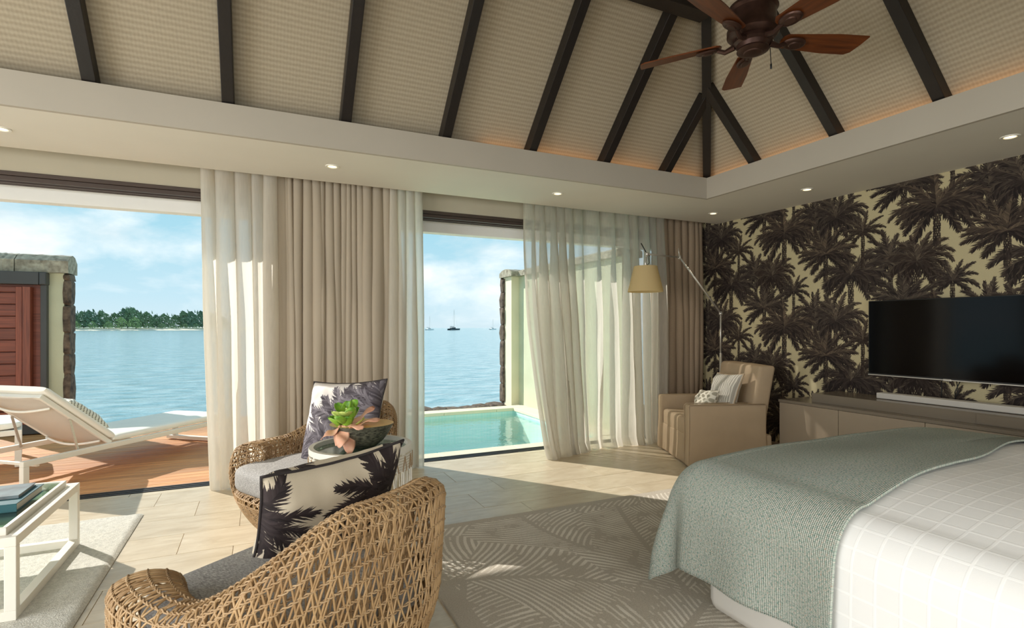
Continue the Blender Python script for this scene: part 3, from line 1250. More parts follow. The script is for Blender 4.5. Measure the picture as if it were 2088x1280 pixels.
# rear and left walls (behind the photographer), openings added to let light in
w = MB()
w.span((XL - 0.2, YB - 0.2, 0), (-3.3, YB, 2.95))
w.span((-3.3, YB - 0.2, 2.45), (2.0, YB, 2.95))
w.span((2.0, YB - 0.2, 0), (XW, YB, 2.95))
tag(w.build('wall_back', M['plaster']), kind='structure')
w = MB()
w.span((XL - 0.2, YB, 0), (XL, -1.0, 2.95))
w.span((XL - 0.2, -1.0, 2.45), (XL, 3.0, 2.95))
w.span((XL - 0.2, 3.0, 0), (XL, YW, 2.95))
tag(w.build('wall_left', M['plaster']), kind='structure')

# ceiling: soffit ring with the curtain slot, upstand, sloping matting panels, rafters
c = MB()
ST = 0.03
c.span((XL, TY + .03, HS), (XW, 4.82, HF - .04))
c.span((TX + .03, YB, HS), (XW, TY + .03, HF - .04))
c.span((XL, YB, HS), (TX + .03, TY0 - .03, HF - .04))
c.span((XL, 4.82, 2.86), (XW, YW, 2.92))
c.span((XL, 4.80, HF - .04), (XW, 4.82, 2.86))
ceil = c.build('ceiling', M['plaster'])
tag(ceil, kind='structure')
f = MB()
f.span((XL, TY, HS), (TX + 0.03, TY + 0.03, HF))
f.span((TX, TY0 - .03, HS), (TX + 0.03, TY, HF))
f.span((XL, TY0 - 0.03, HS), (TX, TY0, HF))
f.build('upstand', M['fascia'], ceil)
ZR = 2.90                     # height of the matting plane above the upstand line


def roof_pt(side, a, t):
    """point on a roof slope: a along the eave, t metres in from the upstand (plan), 45 degrees"""
    if side == 'front':
        return Vector((a, TY - t, ZR + t))
    if side == 'back':
        return Vector((a, TY0 + t, ZR + t))
    return Vector((TX - t, a, ZR + t))


TM = (TY - TY0) / 2
front_x = [-4.4, -3.83, -3.10, -2.37, -1.64, -0.914, -0.19, 0.545, 1.283, 2.02, 2.745, 3.43]


def slope_panel(side, a0, a1, corner):
    """panel between two rafters, clipped by the hip line(s)"""
    m = MB()
    tb = -0.30
    if side == 'end':
        def tm(a):
            return min(TM, TY - a, a - TY0)
    elif side in ('front', 'back'):
        def tm(a):
            return min(TM, TX - a)
    n = 8
    for i in range(n):
        b0, b1 = a0 + (a1 - a0) * i / n, a0 + (a1 - a0) * (i + 1) / n
        t0, t1 = max(tm(b0), tb), max(tm(b1), tb)
        q = [roof_pt(side, b0, tb), roof_pt(side, b1, tb), roof_pt(side, b1, t1), roof_pt(side, b0, t0)]
        m.quad(q, [(b0, tb * 1.414), (b1, tb * 1.414), (b1, t1 * 1.414), (b0, t0 * 1.414)])
    me = m.build('ceiling_panel', M['weave'], ceil)
    sol = me.modifiers.new('thick', 'SOLIDIFY')
    sol.thickness = 0.02
    sol.offset = 1 if side == 'back' else -1
    return me


xs = front_x + [TX + 0.3]
for i in range(len(xs) - 1):
    slope_panel('front', xs[i], xs[i + 1], 0)
    slope_panel('back', xs[i], xs[i + 1], 0)
ys = [TY0 - 0.3, 1.25, 1.96, 2.655, 3.40, TY + 0.3]
for i in range(len(ys) - 1):
    slope_panel('end', ys[i], ys[i + 1], 0)

RW, RH = 0.072, 0.10


def rafter(side, a, t1, name='rafter'):
    m = MB()
    up = {'front': (0, 1, 1), 'back': (0, -1, 1), 'end': (1, 0, 1)}[side]
    off = Vector(up).normalized() * (-RH / 2)
    m.bar(roof_pt(side, a, -0.22) + off, roof_pt(side, a, t1) + off, RW, RH, up)
    m.build(name, M['rafter'], ceil, bevel=0.004)


for x in front_x[1:]:
    t = min(TM, TX - x - 0.05)
    rafter('front', x, t)
    rafter('back', x, t)
for y in ys[1:-1]:
    rafter('end', y, min(TM, TY - y - 0.05, y - TY0 - 0.05))
for sy, y0 in ((-1, TY), (1, TY0)):
    m = MB()
    a = Vector((TX + 0.2, y0 - sy * 0.2, ZR - 0.2 - 0.07))
    b = Vector((TX - TM, y0 + sy * TM, ZR + TM - 0.07))
    m.bar(a, b, RW, 0.12, (1, -sy * 1.0, 2))
    m.build('hip_rafter', M['rafter'], ceil, bevel=0.004)
HT = 0.90
m = MB().bar((TX - HT - 0.02, TY - HT - 0.02, ZR + HT - 0.17), (XL, TY - HT - 0.02, ZR + HT - 0.17), 0.13, 0.12)
m.build('purlin', M['rafter'], ceil, bevel=0.005)
m = MB().bar((TX - TM + .05, TY - TM, ZR + TM - 0.12), (XL, TY - TM, ZR + TM - 0.12), 0.09, 0.2)
m.build('ridge_beam', M['rafter'], ceil, bevel=0.005)
# warm light strips lying behind the upstand
cg = glow_mat('warm_cove_strip', (255, 190, 124), 2.2)
MB().span((TX + 0.06, TY0, 2.715), (TX + 0.075, TY + 0.04, 2.73)).build('cove_light', cg, ceil)
MB().span((1.6, TY + 0.06, 2.715), (TX + 0.04, TY + 0.075, 2.73)).build('cove_light', cg, ceil)

# windows: bronze heads, floor tracks
for n, (xa, xb) in ((1, (-3.9, 0.0)), (2, (1.12, 4.62))):
    wn = empty('window_%d' % n, ((xa + xb) / 2, YW, 0), kind='structure')
    def rel(o):
        o.parent = wn
        o.matrix_parent_inverse = Matrix.Translation(wn.location).inverted()
    h = MB()
    h.span((xa, YW - 0.01, 2.405), (xb, YW + 0.20, 2.435))
    h.span((xa, YW + 0.01, 2.372), (xb, YW + 0.05, 2.405))
    h.span((xa, YW + 0.08, 2.366), (xb, YW + 0.11, 2.405))
    h.span((xa, YW + 0.14, 2.366), (xb, YW + 0.17, 2.405))
    rel(h.build('window_head', M['dark_metal'], bevel=0.003))
    h = MB().span((xa, YW, -0.03), (xb, YW + 0.16, -0.006))
    rel(h.build('floor_track', M['grout']))
    for k in range(3):
        rel(MB().span((xa, YW + 0.02 + k * 0.05, -0.008), (xb, YW + 0.042 + k * 0.05, 0.002)).build('track_groove', M['black']))
    for xj in ((xa, xb)):
        rel(MB().box((xj + (0.02 if xj == xa else -0.02), YW + 0.10, 1.19), (0.04, 0.16, 2.37)).build('jamb', M['dark_metal'], bevel=0.003))
# eave outside
e = MB()
e.span((-6.0, YW + 0.241, 2.40), (5.2, 5.34, 2.50))
e.span((-6.0, 5.34, 2.276), (5.2, 5.46, 2.62))
tag(e.build('eave', mat('eave_white', (244, 242, 236), 0.9, var=0.01)), kind='structure')
tag(MB().quad([(-4.6, YB - .3, 4.75), (5.2, YB - .3, 4.75), (5.2, 5.4, 4.75), (-4.6, 5.4, 4.75)]).build('roof', M['rafter']), kind='structure')

# ------------------------------------------------------------------ outside: deck, pool, sea
deck = MB().span((-6.0, YW + 0.24, -0.2), (0.80, 8.95, -0.05)).build('deck', M['dark_box'])
tag(deck, kind='structure')
pw = 0.112
yy = YW + 0.25 - 0.09
pm = MB().box((0, 0, -0.0175), (6.8, pw - 0.006, 0.035)).mesh('plank', M['deck'], bevel=0.003)
while yy < 8.9:
    o = bpy.data.objects.new('plank', pm)
    o.location = (-2.6, yy + pw / 2, -0.012 + random.uniform(-0.001, 0.001))
    col.objects.link(o)
    o.parent = deck
    yy += pw
POOL = (0.95, 3.74, 5.42, 7.95)
pool = empty('pool', (2.35, 6.7, 0), kind='structure')


def prel(o):
    o.parent = pool
    o.matrix_parent_inverse = Matrix.Translation(pool.location).inverted()
    return o


b = MB()
x0, x1, y0, y1 = POOL[0] + .004, POOL[1] - .004, POOL[2] + .004, POOL[3] - .004
zb = -0.50
b.quad([(x0, y0, zb), (x1, y0, zb), (x1, y1, zb), (x0, y1, zb)])
zt_ = -0.05
b.quad([(x0, y0, zb), (x0, y1, zb), (x0, y1, zt_), (x0, y0, zt_)])
b.quad([(x1, y1, zb), (x1, y0, zb), (x1, y0, zt_), (x1, y1, zt_)])
b.quad([(x0, y1, zb), (x1, y1, zb), (x1, y1, zt_), (x0, y1, zt_)])
b.quad([(x1, y0, zb), (x0, y0, zb), (x0, y0, zt_), (x1, y0, zt_)])
prel(b.build('basin', M['pool_tile']))

prel(MB().quad([(x0, y0, -0.09), (x1, y0, -0.09), (x1, y1, -0.09), (x0, y1, -0.09)]).build('water', M['pool_water']))
px0, px1, py0, py1 = POOL
for a, bb in (((0.80, YW + .17, -0.05), (4.3, py0 + .02, -0.005)), ((0.80, py1 - .02, -0.05), (4.3, py1 + 0.25, 0.0)), ((0.80, py0 + .02, -0.05), (px0 + .02, py1 - .02, 0.0)), ((px1 - .02, py0 + .02, -0.05), (4.3, py1 - .02, 0.0))):
    L = bb[0] - a[0]
    n = max(1, round(L / 0.9))
    for i in range(n):
        xa = a[0] + L * i / n
        xb = a[0] + L * (i + 1) / n
        prel(MB().span((xa + 0.002, a[1], a[2]), (xb - 0.002, bb[1], bb[2])).build('coping', M['cream_render'], bevel=0.006))

# sea wall of rough rocks beyond the pool and deck
swl = MB().span((-7, 8.98, -2.2), (9, 9.3, -0.35)).build('sea_wall', M['stone'])
tag(swl, kind='structure')
rnd = random.Random(4)


def rock(name, c, s, material, parent, seed, flat=0.0, sub=2):
    bm = bmesh.new()
    bmesh.ops.create_icosphere(bm, subdivisions=sub, radius=1)
    for v in bm.verts:
        p = v.co.copy()
        q = Vector([math.copysign(abs(k) ** (1 - flat), k) for k in p])
        n = 1 + 0.22 * mnoise.noise(p * 1.6 + Vector((seed * 3.1, seed, 0)))
        v.co = Vector((q.x * s[0], q.y * s[1], q.z * s[2])) / 2 * n + Vector(c)
    me = bpy.data.meshes.new(name)
    bm.to_mesh(me)
    bm.free()
    me.materials.append(material)
    o = bpy.data.objects.new(name, me)
    col.objects.link(o)
    o.parent = parent
    return o


for i in range(15):
    rock('stone', (0.6 + i * 0.26, 8.62 + rnd.uniform(-.05, .05), -0.17 + rnd.uniform(0, .03)), (0.40, 0.6, 0.24 + rnd.uniform(0, .06)), M['stone'], swl, i, 0.3)

sea = MB().quad([(-30000, 9.1, -1.2), (30000, 9.1, -1.2), (30000, 45000, -1.2), (-30000, 45000, -1.2)])
sea.quad([(-30000, -30000, -1.6), (30000, -30000, -1.6), (30000, 9.1, -1.6), (-30000, 9.1, -1.6)])
tag(sea.build('sea', M['sea']), kind='structure')

# left garden wall with coping, rough edge stones and the slatted sliding door
gw = MB().span((-2.96, 8.62, -0.1), (-2.262, 8.84, 1.99)).build('garden_wall', M['render'])
tag(gw, kind='structure')


def coping_stone(parent, x0, x1, y0, y1, z0, h, along='x', seed=0):
    m = MB()
    n = 10
    def pt(f, a):
        prof = [(-.5, 0), (-.5, .62), (-.25, .92), (0, 1.0), (.25, .92), (.5, .62), (.5, 0)]
        q = prof[a]
        j = 0.010 * mnoise.noise(Vector((f * 9 + seed, a * 1.7, seed * 2.0)))
        if along == 'x':
            return (x0 + (x1 - x0) * f, (y0 + y1) / 2 + q[0] * (y1 - y0) + j, z0 + q[1] * h + j)
        return ((x0 + x1) / 2 + q[0] * (x1 - x0) + j, y0 + (y1 - y0) * f, z0 + q[1] * h + j)
    m.grid(lambda u, v: pt(u, round(v * 6)), n, 6)
    nv = len(m.v) - (n + 1) * 7
    m.face([nv + k * (n + 1) for k in range(7)])
    m.face([nv + k * (n + 1) + n for k in range(7)][::-1])
    m.face([nv, nv + n, nv + 6 * (n + 1) + n, nv + 6 * (n + 1)])
    return m.build('coping_stone', M['coping'], parent)


coping_stone(gw, -2.72, -2.20, 8.54, 8.92, 1.99, 0.24, seed=1)
coping_stone(gw, -3.00, -2.73, 8.54, 8.92, 1.99, 0.24, seed=2)
z = 0.0
i = 0
while z < 1.95:
    h = rnd.uniform(0.26, 0.42)
    h = min(h, 1.98 - z)
    rock('edge_stone', (-2.235, 8.72, z + h / 2), (0.09, 0.24, h * 1.10), M['stone'], gw, 20 + i, 0.6)
    z += h
    i += 1
sd_ = empty('sliding_door', (-3.0, 8.55, 0), 0, 'red-brown slatted sliding door hanging on garden wall behind lounger', 'door', kind='thing')


def srel(o, p):
    o.parent = p
    o.matrix_parent_inverse = Matrix.Translation(p.location).inverted()
    return o


srel(MB().span((-2.95, 8.46, 1.83), (-2.47, 8.60, 1.985)).build('track_box', M['dark_box'], bevel=0.006), sd_)
tb = srel(MB().span((-2.468, 8.46, 1.83), (-2.40, 8.60, 1.985)).build('end_bracket', M['dark_box'], bevel=0.01), sd_)
srel(MB().span((-2.47, 8.52, 0.0), (-2.41, 8.60, 1.83)).build('side_rail', M['dark_box'], bevel=0.003), sd_)
srel(MB().span((-2.70, 8.50, 0.10), (-2.64, 8.575, 1.80)).build('stile', M['red_wood_v'], bevel=0.003), sd_)
srel(MB().span((-2.625, 8.46, 0.12), (-2.55, 8.56, 1.80)).build('door_edge', M['red_wood_v'], bevel=0.003), sd_)
srel(MB().span((-2.95, 8.575, 0.05), (-2.48, 8.60, 1.83)).build('backing', M['red_wood'], bevel=0.002), sd_)
zz = 0.14
while zz < 1.78:
    srel(MB().span((-2.95, 8.52, zz), (-2.702, 8.573, min(zz + 0.135, 1.80))).build('slat', M['red_wood'], bevel=0.006), sd_)
    zz += 0.145
bl = MB().lathe([(0.0, 0), (0.028, 0.01), (0.02, 0.05), (0.03, 0.09), (0.014, 0.14), (0.012, 0.26), (0.0, 0.27)], 10, (-2.62, 8.45, 0.16))
srel(bl.build('drop_bolt', M['cord'], smooth=True), sd_)
srel(MB().span((-2.95, 8.45, 0.0), (-2.41, 8.60, 0.12)).build('bottom_rail', M['dark_box'], bevel=0.004), sd_)

# right pool wall with end pier
rw = MB().span((4.0, 5.4, -0.1), (4.25, 8.35, 2.17)).build('pool_side_wall', M['render'])
tag(rw, kind='structure')
MB().span((3.86, 8.30, -0.1), (4.25, 8.62, 2.17)).build('end_pier', M['cream_render'], rw)
coping_stone(rw, 3.80, 4.30, 8.18, 8.68, 2.17, 0.13, seed=5)
for k in range(3):
    coping_stone(rw, 3.93, 4.31, 5.4 + k * 0.93, 6.32 + k * 0.93, 2.17, 0.13, along='y', seed=6 + k)
z = 0.0
i = 0
while z < 2.1:
    h = min(rnd.uniform(0.22, 0.45), 2.16 - z)
    rock('edge_stone', (3.90, 8.64, z + h / 2), (0.17, 0.16, h * 1.1), M['stone'], rw, 40 + i, 0.6)
    z += h
    i += 1

# island, trees, boats
isl = MB()
def islf(u, v):
    x = -420 + 420 * u
    edge = 585 + 0.55 * (x + 100) + 6 * mnoise.noise(Vector((x * .03, 0, 0)))
    return (x, edge + v * 130, -1.4 + 2.0 * min(1, v * 6) + 0.5 * v)
isl.grid(islf, 60, 8)
tag(isl.build('island', M['sand']), kind='structure')
g = MB()
g.grid(lambda u, v: (lambda p: (p[0], p[1] + 14, p[2] + 0.25))(islf(u, .08 + v * .9)), 60, 6)
g.build('turf', M['turf'], bpy.data.objects['island'])


def tree(x, y, h, wd, shade, lean, label, low=False):
    r = random.Random(int(x * 7 + y))
    t = empty('island_tree' if not low else 'shore_shrub', (x, y, 0.6), 0, label, 'tree' if not low else 'shrub', 'trees on the far island' if not low else 'shrubs on the far shore')
    tr = MB()
    top = Vector((-lean * h * 0.25, 0, h * (0.75 if not low else 0.4)))
    tr.tube([(0, 0, -0.6), top * 0.5 + Vector((0, 0, -.3)), top], [h * 0.02, h * 0.015, h * 0.006], 6)
    tr.build('trunk', M['bark'], t)
    cr = MB()
    n = 620 if not low else 260
    for k in range(n):
        f = r.random()
        z = h * (0.06 + 0.94 * f) if not low else h * (0.05 + 0.9 * f)
        prof = (math.sin(PI * min(1, (f * 0.9 + 0.12))) ** 0.6) * (1 - 0.45 * f)
        a = r.uniform(0, 2 * PI)
        rr = wd * prof * math.sqrt(r.random()) * (0.8 + 0.4 * mnoise.noise(Vector((a * 1.3, f * 4, x))))
        p = Vector((rr * math.cos(a) - lean * 0.32 * h * f * f, rr * math.sin(a), z))
        s = h * r.uniform(0.035, 0.075)
        d = Vector((-lean - 0.4 + r.uniform(-.5, .5), r.uniform(-.6, .6), r.uniform(0.2, 1.3))).normalized()
        sd2 = d.cross(Vector((r.uniform(-1, 1), -1, r.uniform(-.4, .4)))).normalized()
        cr.quad([p - sd2 * s * .5, p + d * s * 1.3 - sd2 * s * .2, p + d * s * 2.0, p + sd2 * s * .6])
    if f >= 0:
        for k in range(3 if not low else 0):
            z = h * r.uniform(0.85, 0.98)
            b0 = Vector((-lean * .32 * h * .8 + r.uniform(-.5, .5) * wd, 0, z))
            for q in range(16):
                p = b0 + Vector((-lean * 0.8, 0, 1)).normalized() * h * 0.012 * q + Vector((r.uniform(-.3, .3), r.uniform(-.3, .3), 0)) * h * .02
                s = h * 0.03 * (1 - q / 20)
                cr.quad([p + Vector((-s, 0, 0)), p + Vector((-s * 1.5, 0, s * 1.5)), p + Vector((0, 0, s * 2)), p + Vector((s, 0, 0))])
    cr.build('crown', M['tree%d' % shade], t)
    return t


rnd = random.Random(12)
ords = ['first', 'second', 'third', 'fourth', 'fifth', 'sixth', 'seventh', 'eighth', 'ninth', 'tenth', 'eleventh', 'twelfth', 'thirteenth', 'fourteenth', 'fifteenth', 'sixteenth',
        'seventeenth', 'eighteenth', 'nineteenth', 'twentieth']
xs_ = [-166 + 7.4 * k for k in range(18)]
hts = [17, 16, 20, 17, 18, 18, 16, 21, 22, 18, 15, 16, 15, 20, 19, 20, 19, 17]
for k, x in enumerate(xs_):
    edge = 585 + 0.55 * (x + 100)
    lean = 0.5 if k in (2, 4, 5, 7, 8, 13) else 0.2
    tree(x + rnd.uniform(-1, 1), edge + rnd.uniform(30, 44), hts[k] * 0.86, 13.0, rnd.choice([0, 0, 1, 2]), lean,
         'tall windswept dark green tree on the far island, %s counted from the garden wall' % ords[k])
for k in range(12):
    x = -162 + 9.5 * k
    edge = 585 + 0.55 * (x + 100)
    big = k in (5, 6)
    tree(x + rnd.uniform(-1, 1), edge + 17 + rnd.uniform(0, 6), 11 if big else (6.5 if k < 5 else 5.0), 8.5 if big else 6, 3 if (big or k < 5) else 1, 0.1,
         'low bushy green shrub along the island beach, %s counted from the garden wall' % ords[k], low=True)


def boat(x, y, s, hull, masth, label):
    t = empty('sailing_catamaran', (x, y, -1.2), R(20), label, 'boat', 'catamarans moored on the horizon')
    h = MB()
    for sy in (-1, 1):
        h.grid(lambda u, v: (s * (-6 + 12 * u), sy * 2.6 * s + s * 0.55 * (2 * v - 1) * math.sin(PI * (0.12 + 0.86 * min(1, 1.15 - u))) , s * (1.5 + 0.3 * u - 1.6 * (1 - abs(2 * v - 1) ** 2) )), 12, 6)
    h.span((-4.5 * s, -2.7 * s, 1.2 * s), (3.0 * s, 2.7 * s, 1.7 * s))
    h.build('hull', hull, t)
    cb = MB()
    cb.span((-3.5 * s, -2 * s, 1.7 * s), (1.2 * s, 2 * s, 2.9 * s))
    cb.build('cabin', hull, t, bevel=0.3 * s)
    MB().span((-3.2 * s, -2.03 * s, 2.1 * s), (1.0 * s, 2.03 * s, 2.55 * s)).build('cabin_window', M['black'], t)
    MB().tube([(0.6 * s, 0, 1.6 * s), (0.6 * s, 0, masth)], 0.16 * s, 6).build('mast', M['steel'], t)
    bm_ = MB().tube([(0.6 * s, 0, 3.6 * s), (-4.6 * s, 0, 3.8 * s)], 0.24 * s, 6)
    bm_.build('boom', M['hull_dark'], t)
    st = MB()
    st.tube([(0.6 * s, 0, masth * 0.97), (5.6 * s, 0, 1.7 * s)], 0.035 * s, 4)
    st.tube([(0.6 * s, 0, masth * 0.97), (-1.2 * s, 2.6 * s, 1.7 * s)], 0.035 * s, 4)
    st.tube([(0.6 * s, 0, masth * 0.97), (-1.2 * s, -2.6 * s, 1.7 * s)], 0.035 * s, 4)
    st.build('stay', M['steel'], t)


boat(156, 534, 0.72, M['hull'], 14.5, 'white catamaran with dark boom, nearest the drawn curtains')
boat(178.5, 523.6, 1.0, M['hull_dark'], 21.0, 'dark-hulled catamaran with the tallest mast')
boat(268, 633, 0.75, M['hull'], 13.5, 'small white catamaran beside the pool wall')

# ------------------------------------------------------------------ loungers on the deck
def lounger_parts(t, L=2.12, W=0.72, back=0.76, lift=40, full=True):
    """local x runs from head (0) to foot (L), y across from the near rail (0) to W"""
    z0, hb, wb = 0.245, 0.045, 0.045
    for y in (0.0, W):
        MB().bar((0, y, z0), (L, y, z0), wb, hb).build('side_rail', M['white_metal'], t, bevel=0.004)
        MB().bar((0.022, y, 0.0), (0.022, y, z0 - hb / 2), wb, wb, (0, 1, 0)).build('leg', M['white_metal'], t, bevel=0.004)
        MB().bar((L - 0.022, y, 0.0), (L - 0.022, y, z0 - hb / 2), wb, wb, (0, 1, 0)).build('leg', M['white_metal'], t, bevel=0.004)
    MB().bar((L - 0.022, -0.02, 0.02), (L - 0.022, W + 0.10, 0.02), 0.06, 0.035).build('foot_bar', M['white_metal'], t, bevel=0.004)
    MB().bar((L - 0.022, 0, z0), (L - 0.022, W, z0), wb, hb).build('end_rail', M['white_metal'], t, bevel=0.004)
    MB().bar((0.12, 0, z0 - 0.03), (0.12, W, z0 - 0.03), 0.025, 0.025).build('cross_bar', M['white_metal'], t, bevel=0.004)
    px = 0.735
    ca, sa = math.cos(R(lift)), math.sin(R(lift))
    def bk(d, y, n):
        return Vector((px - d * ca + n * sa, y, z0 + 0.02 + d * sa + n * ca))
    for y in (0.035, W - 0.035):
        MB().bar(bk(0, y, 0), bk(back, y, 0), 0.035, 0.035, (sa, 0, ca)).build('backrest_rail', M['white_metal'], t, bevel=0.003)
        MB().bar(bk(0.44, y, -0.02), (px - 0.44 * ca + 0.06, y, z0), 0.012, 0.016, (1, 0, 0)).build('prop', M['steel'], t)
    MB().bar(bk(back - 0.02, 0.035, 0), bk(back - 0.02, W - 0.035, 0), 0.035, 0.03, (sa, 0, ca)).build('head_rail', M['white_metal'], t, bevel=0.003)
    sl = MB()
    sl.grid(lambda u, v: bk(back * v, 0.05 + (W - 0.1) * u, -0.012 - 0.03 * math.sin(PI * u) * (0.4 + .6 * math.sin(PI * v))), 10, 14, lambda u, v: (u, v))
    sl.build('sling', M['mesh_cloth'], t, smooth=True)
    for d, sag in ((0.08, 0.05), (0.62, 0.045)):
        MB().tube([bk(d, 0.05 + (W - 0.1) * k / 12, -0.03 - sag * math.sin(PI * k / 12)) for k in range(13)], 0.011, 6).build('strap', M['white_cushion'], t, smooth=True)
    th = 0.075
    def pad(fn0, ln, name):
        m = MB()
        prof = []
        ns = 14
        def sec(k):
            a = 2 * PI * k / 24
            c, s = math.cos(a), math.sin(a)
            return (math.copysign(abs(c) ** 0.35, c), math.copysign(abs(s) ** 0.5, s))
        def fn(u, v):
            c, s = sec(round(u * 24))
            e = 1 - max(0, abs(2 * v - 1) - 0.94) / 0.06 * 0.35
            return fn0(v * ln, W / 2 + c * (W / 2 - 0.005), th / 2 + 0.018 + s * th / 2 * e)
        m.grid(fn, 24, 20, lambda u, v: (u, v), closed_u=True)
        n0 = 0
        m.face([k for k in range(24)][::-1])
        m.face([20 * 24 + k for k in range(24)])
        m.build(name, M['white_cushion'], t, smooth=True, sharp=R(50))
    pad(lambda d, y, n: bk(back * 1.02 - d, y, n), back * 1.0, 'back_mattress')
    pad(lambda d, y, n: Vector((px + 0.02 + d, y, z0 + n)), L - px - 0.03, 'seat_mattress')
    return bk, px


LD = R(51)
lg = empty('sun_lounger', (-1.67, 5.36, 0), LD, 'white sun lounger with raised backrest on the sunlit deck', 'lounger')
bk, px = lounger_parts(lg)
Ml = Matrix.Translation((-1.67, 5.36, 0)) @ Matrix.Rotation(LD, 4, 'Z')
p = Ml @ bk(0.22, 0.34, 0.15)
xa = Ml.to_3x3() @ Vector((0, 1, 0))
ya = Ml.to_3x3() @ (bk(1, 0, 0) - bk(0, 0, 0))
pillow('lounger_cushion', 0.46, 0.36, 0.13, M['stripe_out'], p, frame_rot(ya, xa), 'striped cream cushion resting on the lounger mattress', repeat=1.6)
# end of a second lounger, left
l2 = empty('sun_lounger', (-2.24, 7.22, 0), R(197), 'flat end of another white lounger behind the raised backrest', 'lounger')
z0 = 0.32
for y in (0.0, 0.7):
    MB().bar((0, y, z0), (1.6, y, z0), .05, .05).build('side_rail', M['white_metal'], l2, bevel=0.004)
    MB().bar((0.025, y, 0), (0.025, y, z0 - .025), .05, .05, (0, 1, 0)).build('leg', M['white_metal'], l2, bevel=0.004)
    MB().bar((1.575, y, 0), (1.575, y, z0 - .025), .05, .05, (0, 1, 0)).build('leg', M['white_metal'], l2, bevel=0.004)
MB().bar((0.025, 0, z0), (0.025, 0.7, z0), .05, .05).build('end_rail', M['white_metal'], l2, bevel=0.004)
mm = soft_box((0.8, 0.35, z0 + 0.062), (1.6, 0.74, 0.075), 0.3)
mm.build('seat_mattress', M['white_cushion'], l2, smooth=True)

# ------------------------------------------------------------------ curtains
def curtain(name, x0, x1, y, zb, zt, folds, amp, material, label, seed, pull=None, top_amp=0.5, cat='curtain', kick=0.0, vary=0.45):
    r = random.Random(seed)
    n = folds
    ph = [0.0]
    for i in range(n):
        ph.append(ph[-1] + r.uniform(1 - vary, 1 + vary))
    ph = [q / ph[-1] for q in ph]
    am = [r.uniform(0.95 - vary * 0.8, 1.05 + vary * 0.6) for _ in range(n + 1)]
    sk = [r.uniform(-.35, .35) * vary / 0.45 for _ in range(n + 1)]
    per = 12
    nu, nv = n * per, 26
    ln = (x1 - x0) * 1.0
    def fn(u, v):
        i = min(n - 1, int(u * n))
        f = u * n - i
        w = 1 - v                       # 0 at the hem
        a = am[i] * (1 - f) + am[i + 1] * f
        q = ph[i] * (1 - f) + ph[i + 1] * f
        x = x0 + ln * q
        s = math.sin(2 * PI * (u * n) + 0.9 * math.sin(v * 2.2 + i * 1.3) * (1 - v))
        sq = math.copysign(abs(s) ** 0.75, s)
        k = top_amp + (1 - top_amp) * min(1, w * 2.2)
        yy = y + amp * a * sq * k + 0.012 * mnoise.noise(Vector((x * 9, v * 5, seed)))
        x += 0.5 * amp * a * math.cos(2 * PI * u * n) * 1.5 * k + 0.06 * (sk[i] * (1 - f) + sk[i + 1] * f) * w * (2 - w)
        z = zb + (zt - zb) * v
        if pull:
            dx, dy = pull(u, w)
            x += dx
            yy += dy
        if kick and w > 0.96:
            yy -= kick * (w - 0.96) / 0.04 * (0.5 + .5 * mnoise.noise(Vector((x * 6, 0, seed))))
        return (x, yy, z)
    m = MB()
    m.grid(fn, nu, nv, lambda u, v: (u * ln * 2, v * (zt - zb)))
    o = m.build(name, material, None, smooth=True)
    tag(o, label, cat)
    return o


curtain('sheer_curtain', -0.45, 0.10, 4.93, 0.005, 2.62, 5, 0.055, M['sheer_white'], 'pale backlit sheer curtain at the deck opening', 1, cat='curtain',
        pull=lambda u, w: (0.09 * w * (1 - u), 0.02 * w))
curtain('linen_drape', 0.0, 1.14, 4.98, 0.01, 2.62, 18, 0.046, M['sheer_dense'], 'wide taupe linen drape gathered between the two openings', 2, vary=0.72)
curtain('sheer_curtain', 1.06, 1.36, 4.93, 0.005, 2.62, 4, 0.045, M['sheer_white'], 'narrow sheer curtain edging the taupe linen drape by the pool', 3)
curtain('sheer_curtain', 2.40, 4.19, 4.91, 0.004, 2.62, 13, 0.085, M['sheer'], 'broad sheer curtain drawn across the pool view, hem billowing', 4,
        pull=lambda u, w: (0.16 * w * w * (1 - u) ** 2, -0.26 * (w ** 2) * max(0, 1 - u * 1.9) ** 1.5), kick=0.05)
curtain('blackout_drape', 4.13, 4.88, 4.99, 0.01, 2.62, 8, 0.055, M['drape'], 'dark taupe drape hanging in the corner behind the armchair', 5)

# ------------------------------------------------------------------ downlights
dl_glow = glow_mat('warm_downlight', (255, 226, 170), 3.0)
spots = [(-1.464, 4.39, 'farthest from the palm wall, over the deck opening'), (0.50, 4.34, 'over the gathered taupe drape'), (2.489, 4.34, 'over the broad sheer curtain'),
         (4.45, 4.38, 'in the corner over the armchair'), (4.44, 3.265, 'between the ceiling corner and the television'), (4.41, 1.807, 'above the television')]
proto = None
for x, y, wh in spots:
    if proto is None:
        t = empty('downlight', (x, y, HS), 0)
        MB().lathe([(0.030, 0.02), (0.032, 0.0), (0.036, -0.006), (0.050, -0.006), (0.052, 0.0), (0.052, 0.002)], 28).build('trim_ring', M['white_metal'], t, smooth=True, sharp=R(40))
        MB().lathe([(0.0, 0.012), (0.031, 0.012)], 20).build('bulb', dl_glow, t)
        bpy.data.objects['bulb'].location = (0, 0, -0.014)
        proto = t
    else:
        t = dup(proto)
        t.location = (x, y, HS)
    tag(t, 'recessed round white downlight ' + wh, 'downlight', 'recessed downlights in the soffit')
    lamp('downlight_beam', 'SPOT', (x, y, HS - 0.012), 9, (1.0, 0.86, 0.66), (0, 0, 0), spot_size=R(75), spot_blend=0.6, shadow_soft_size=0.03)

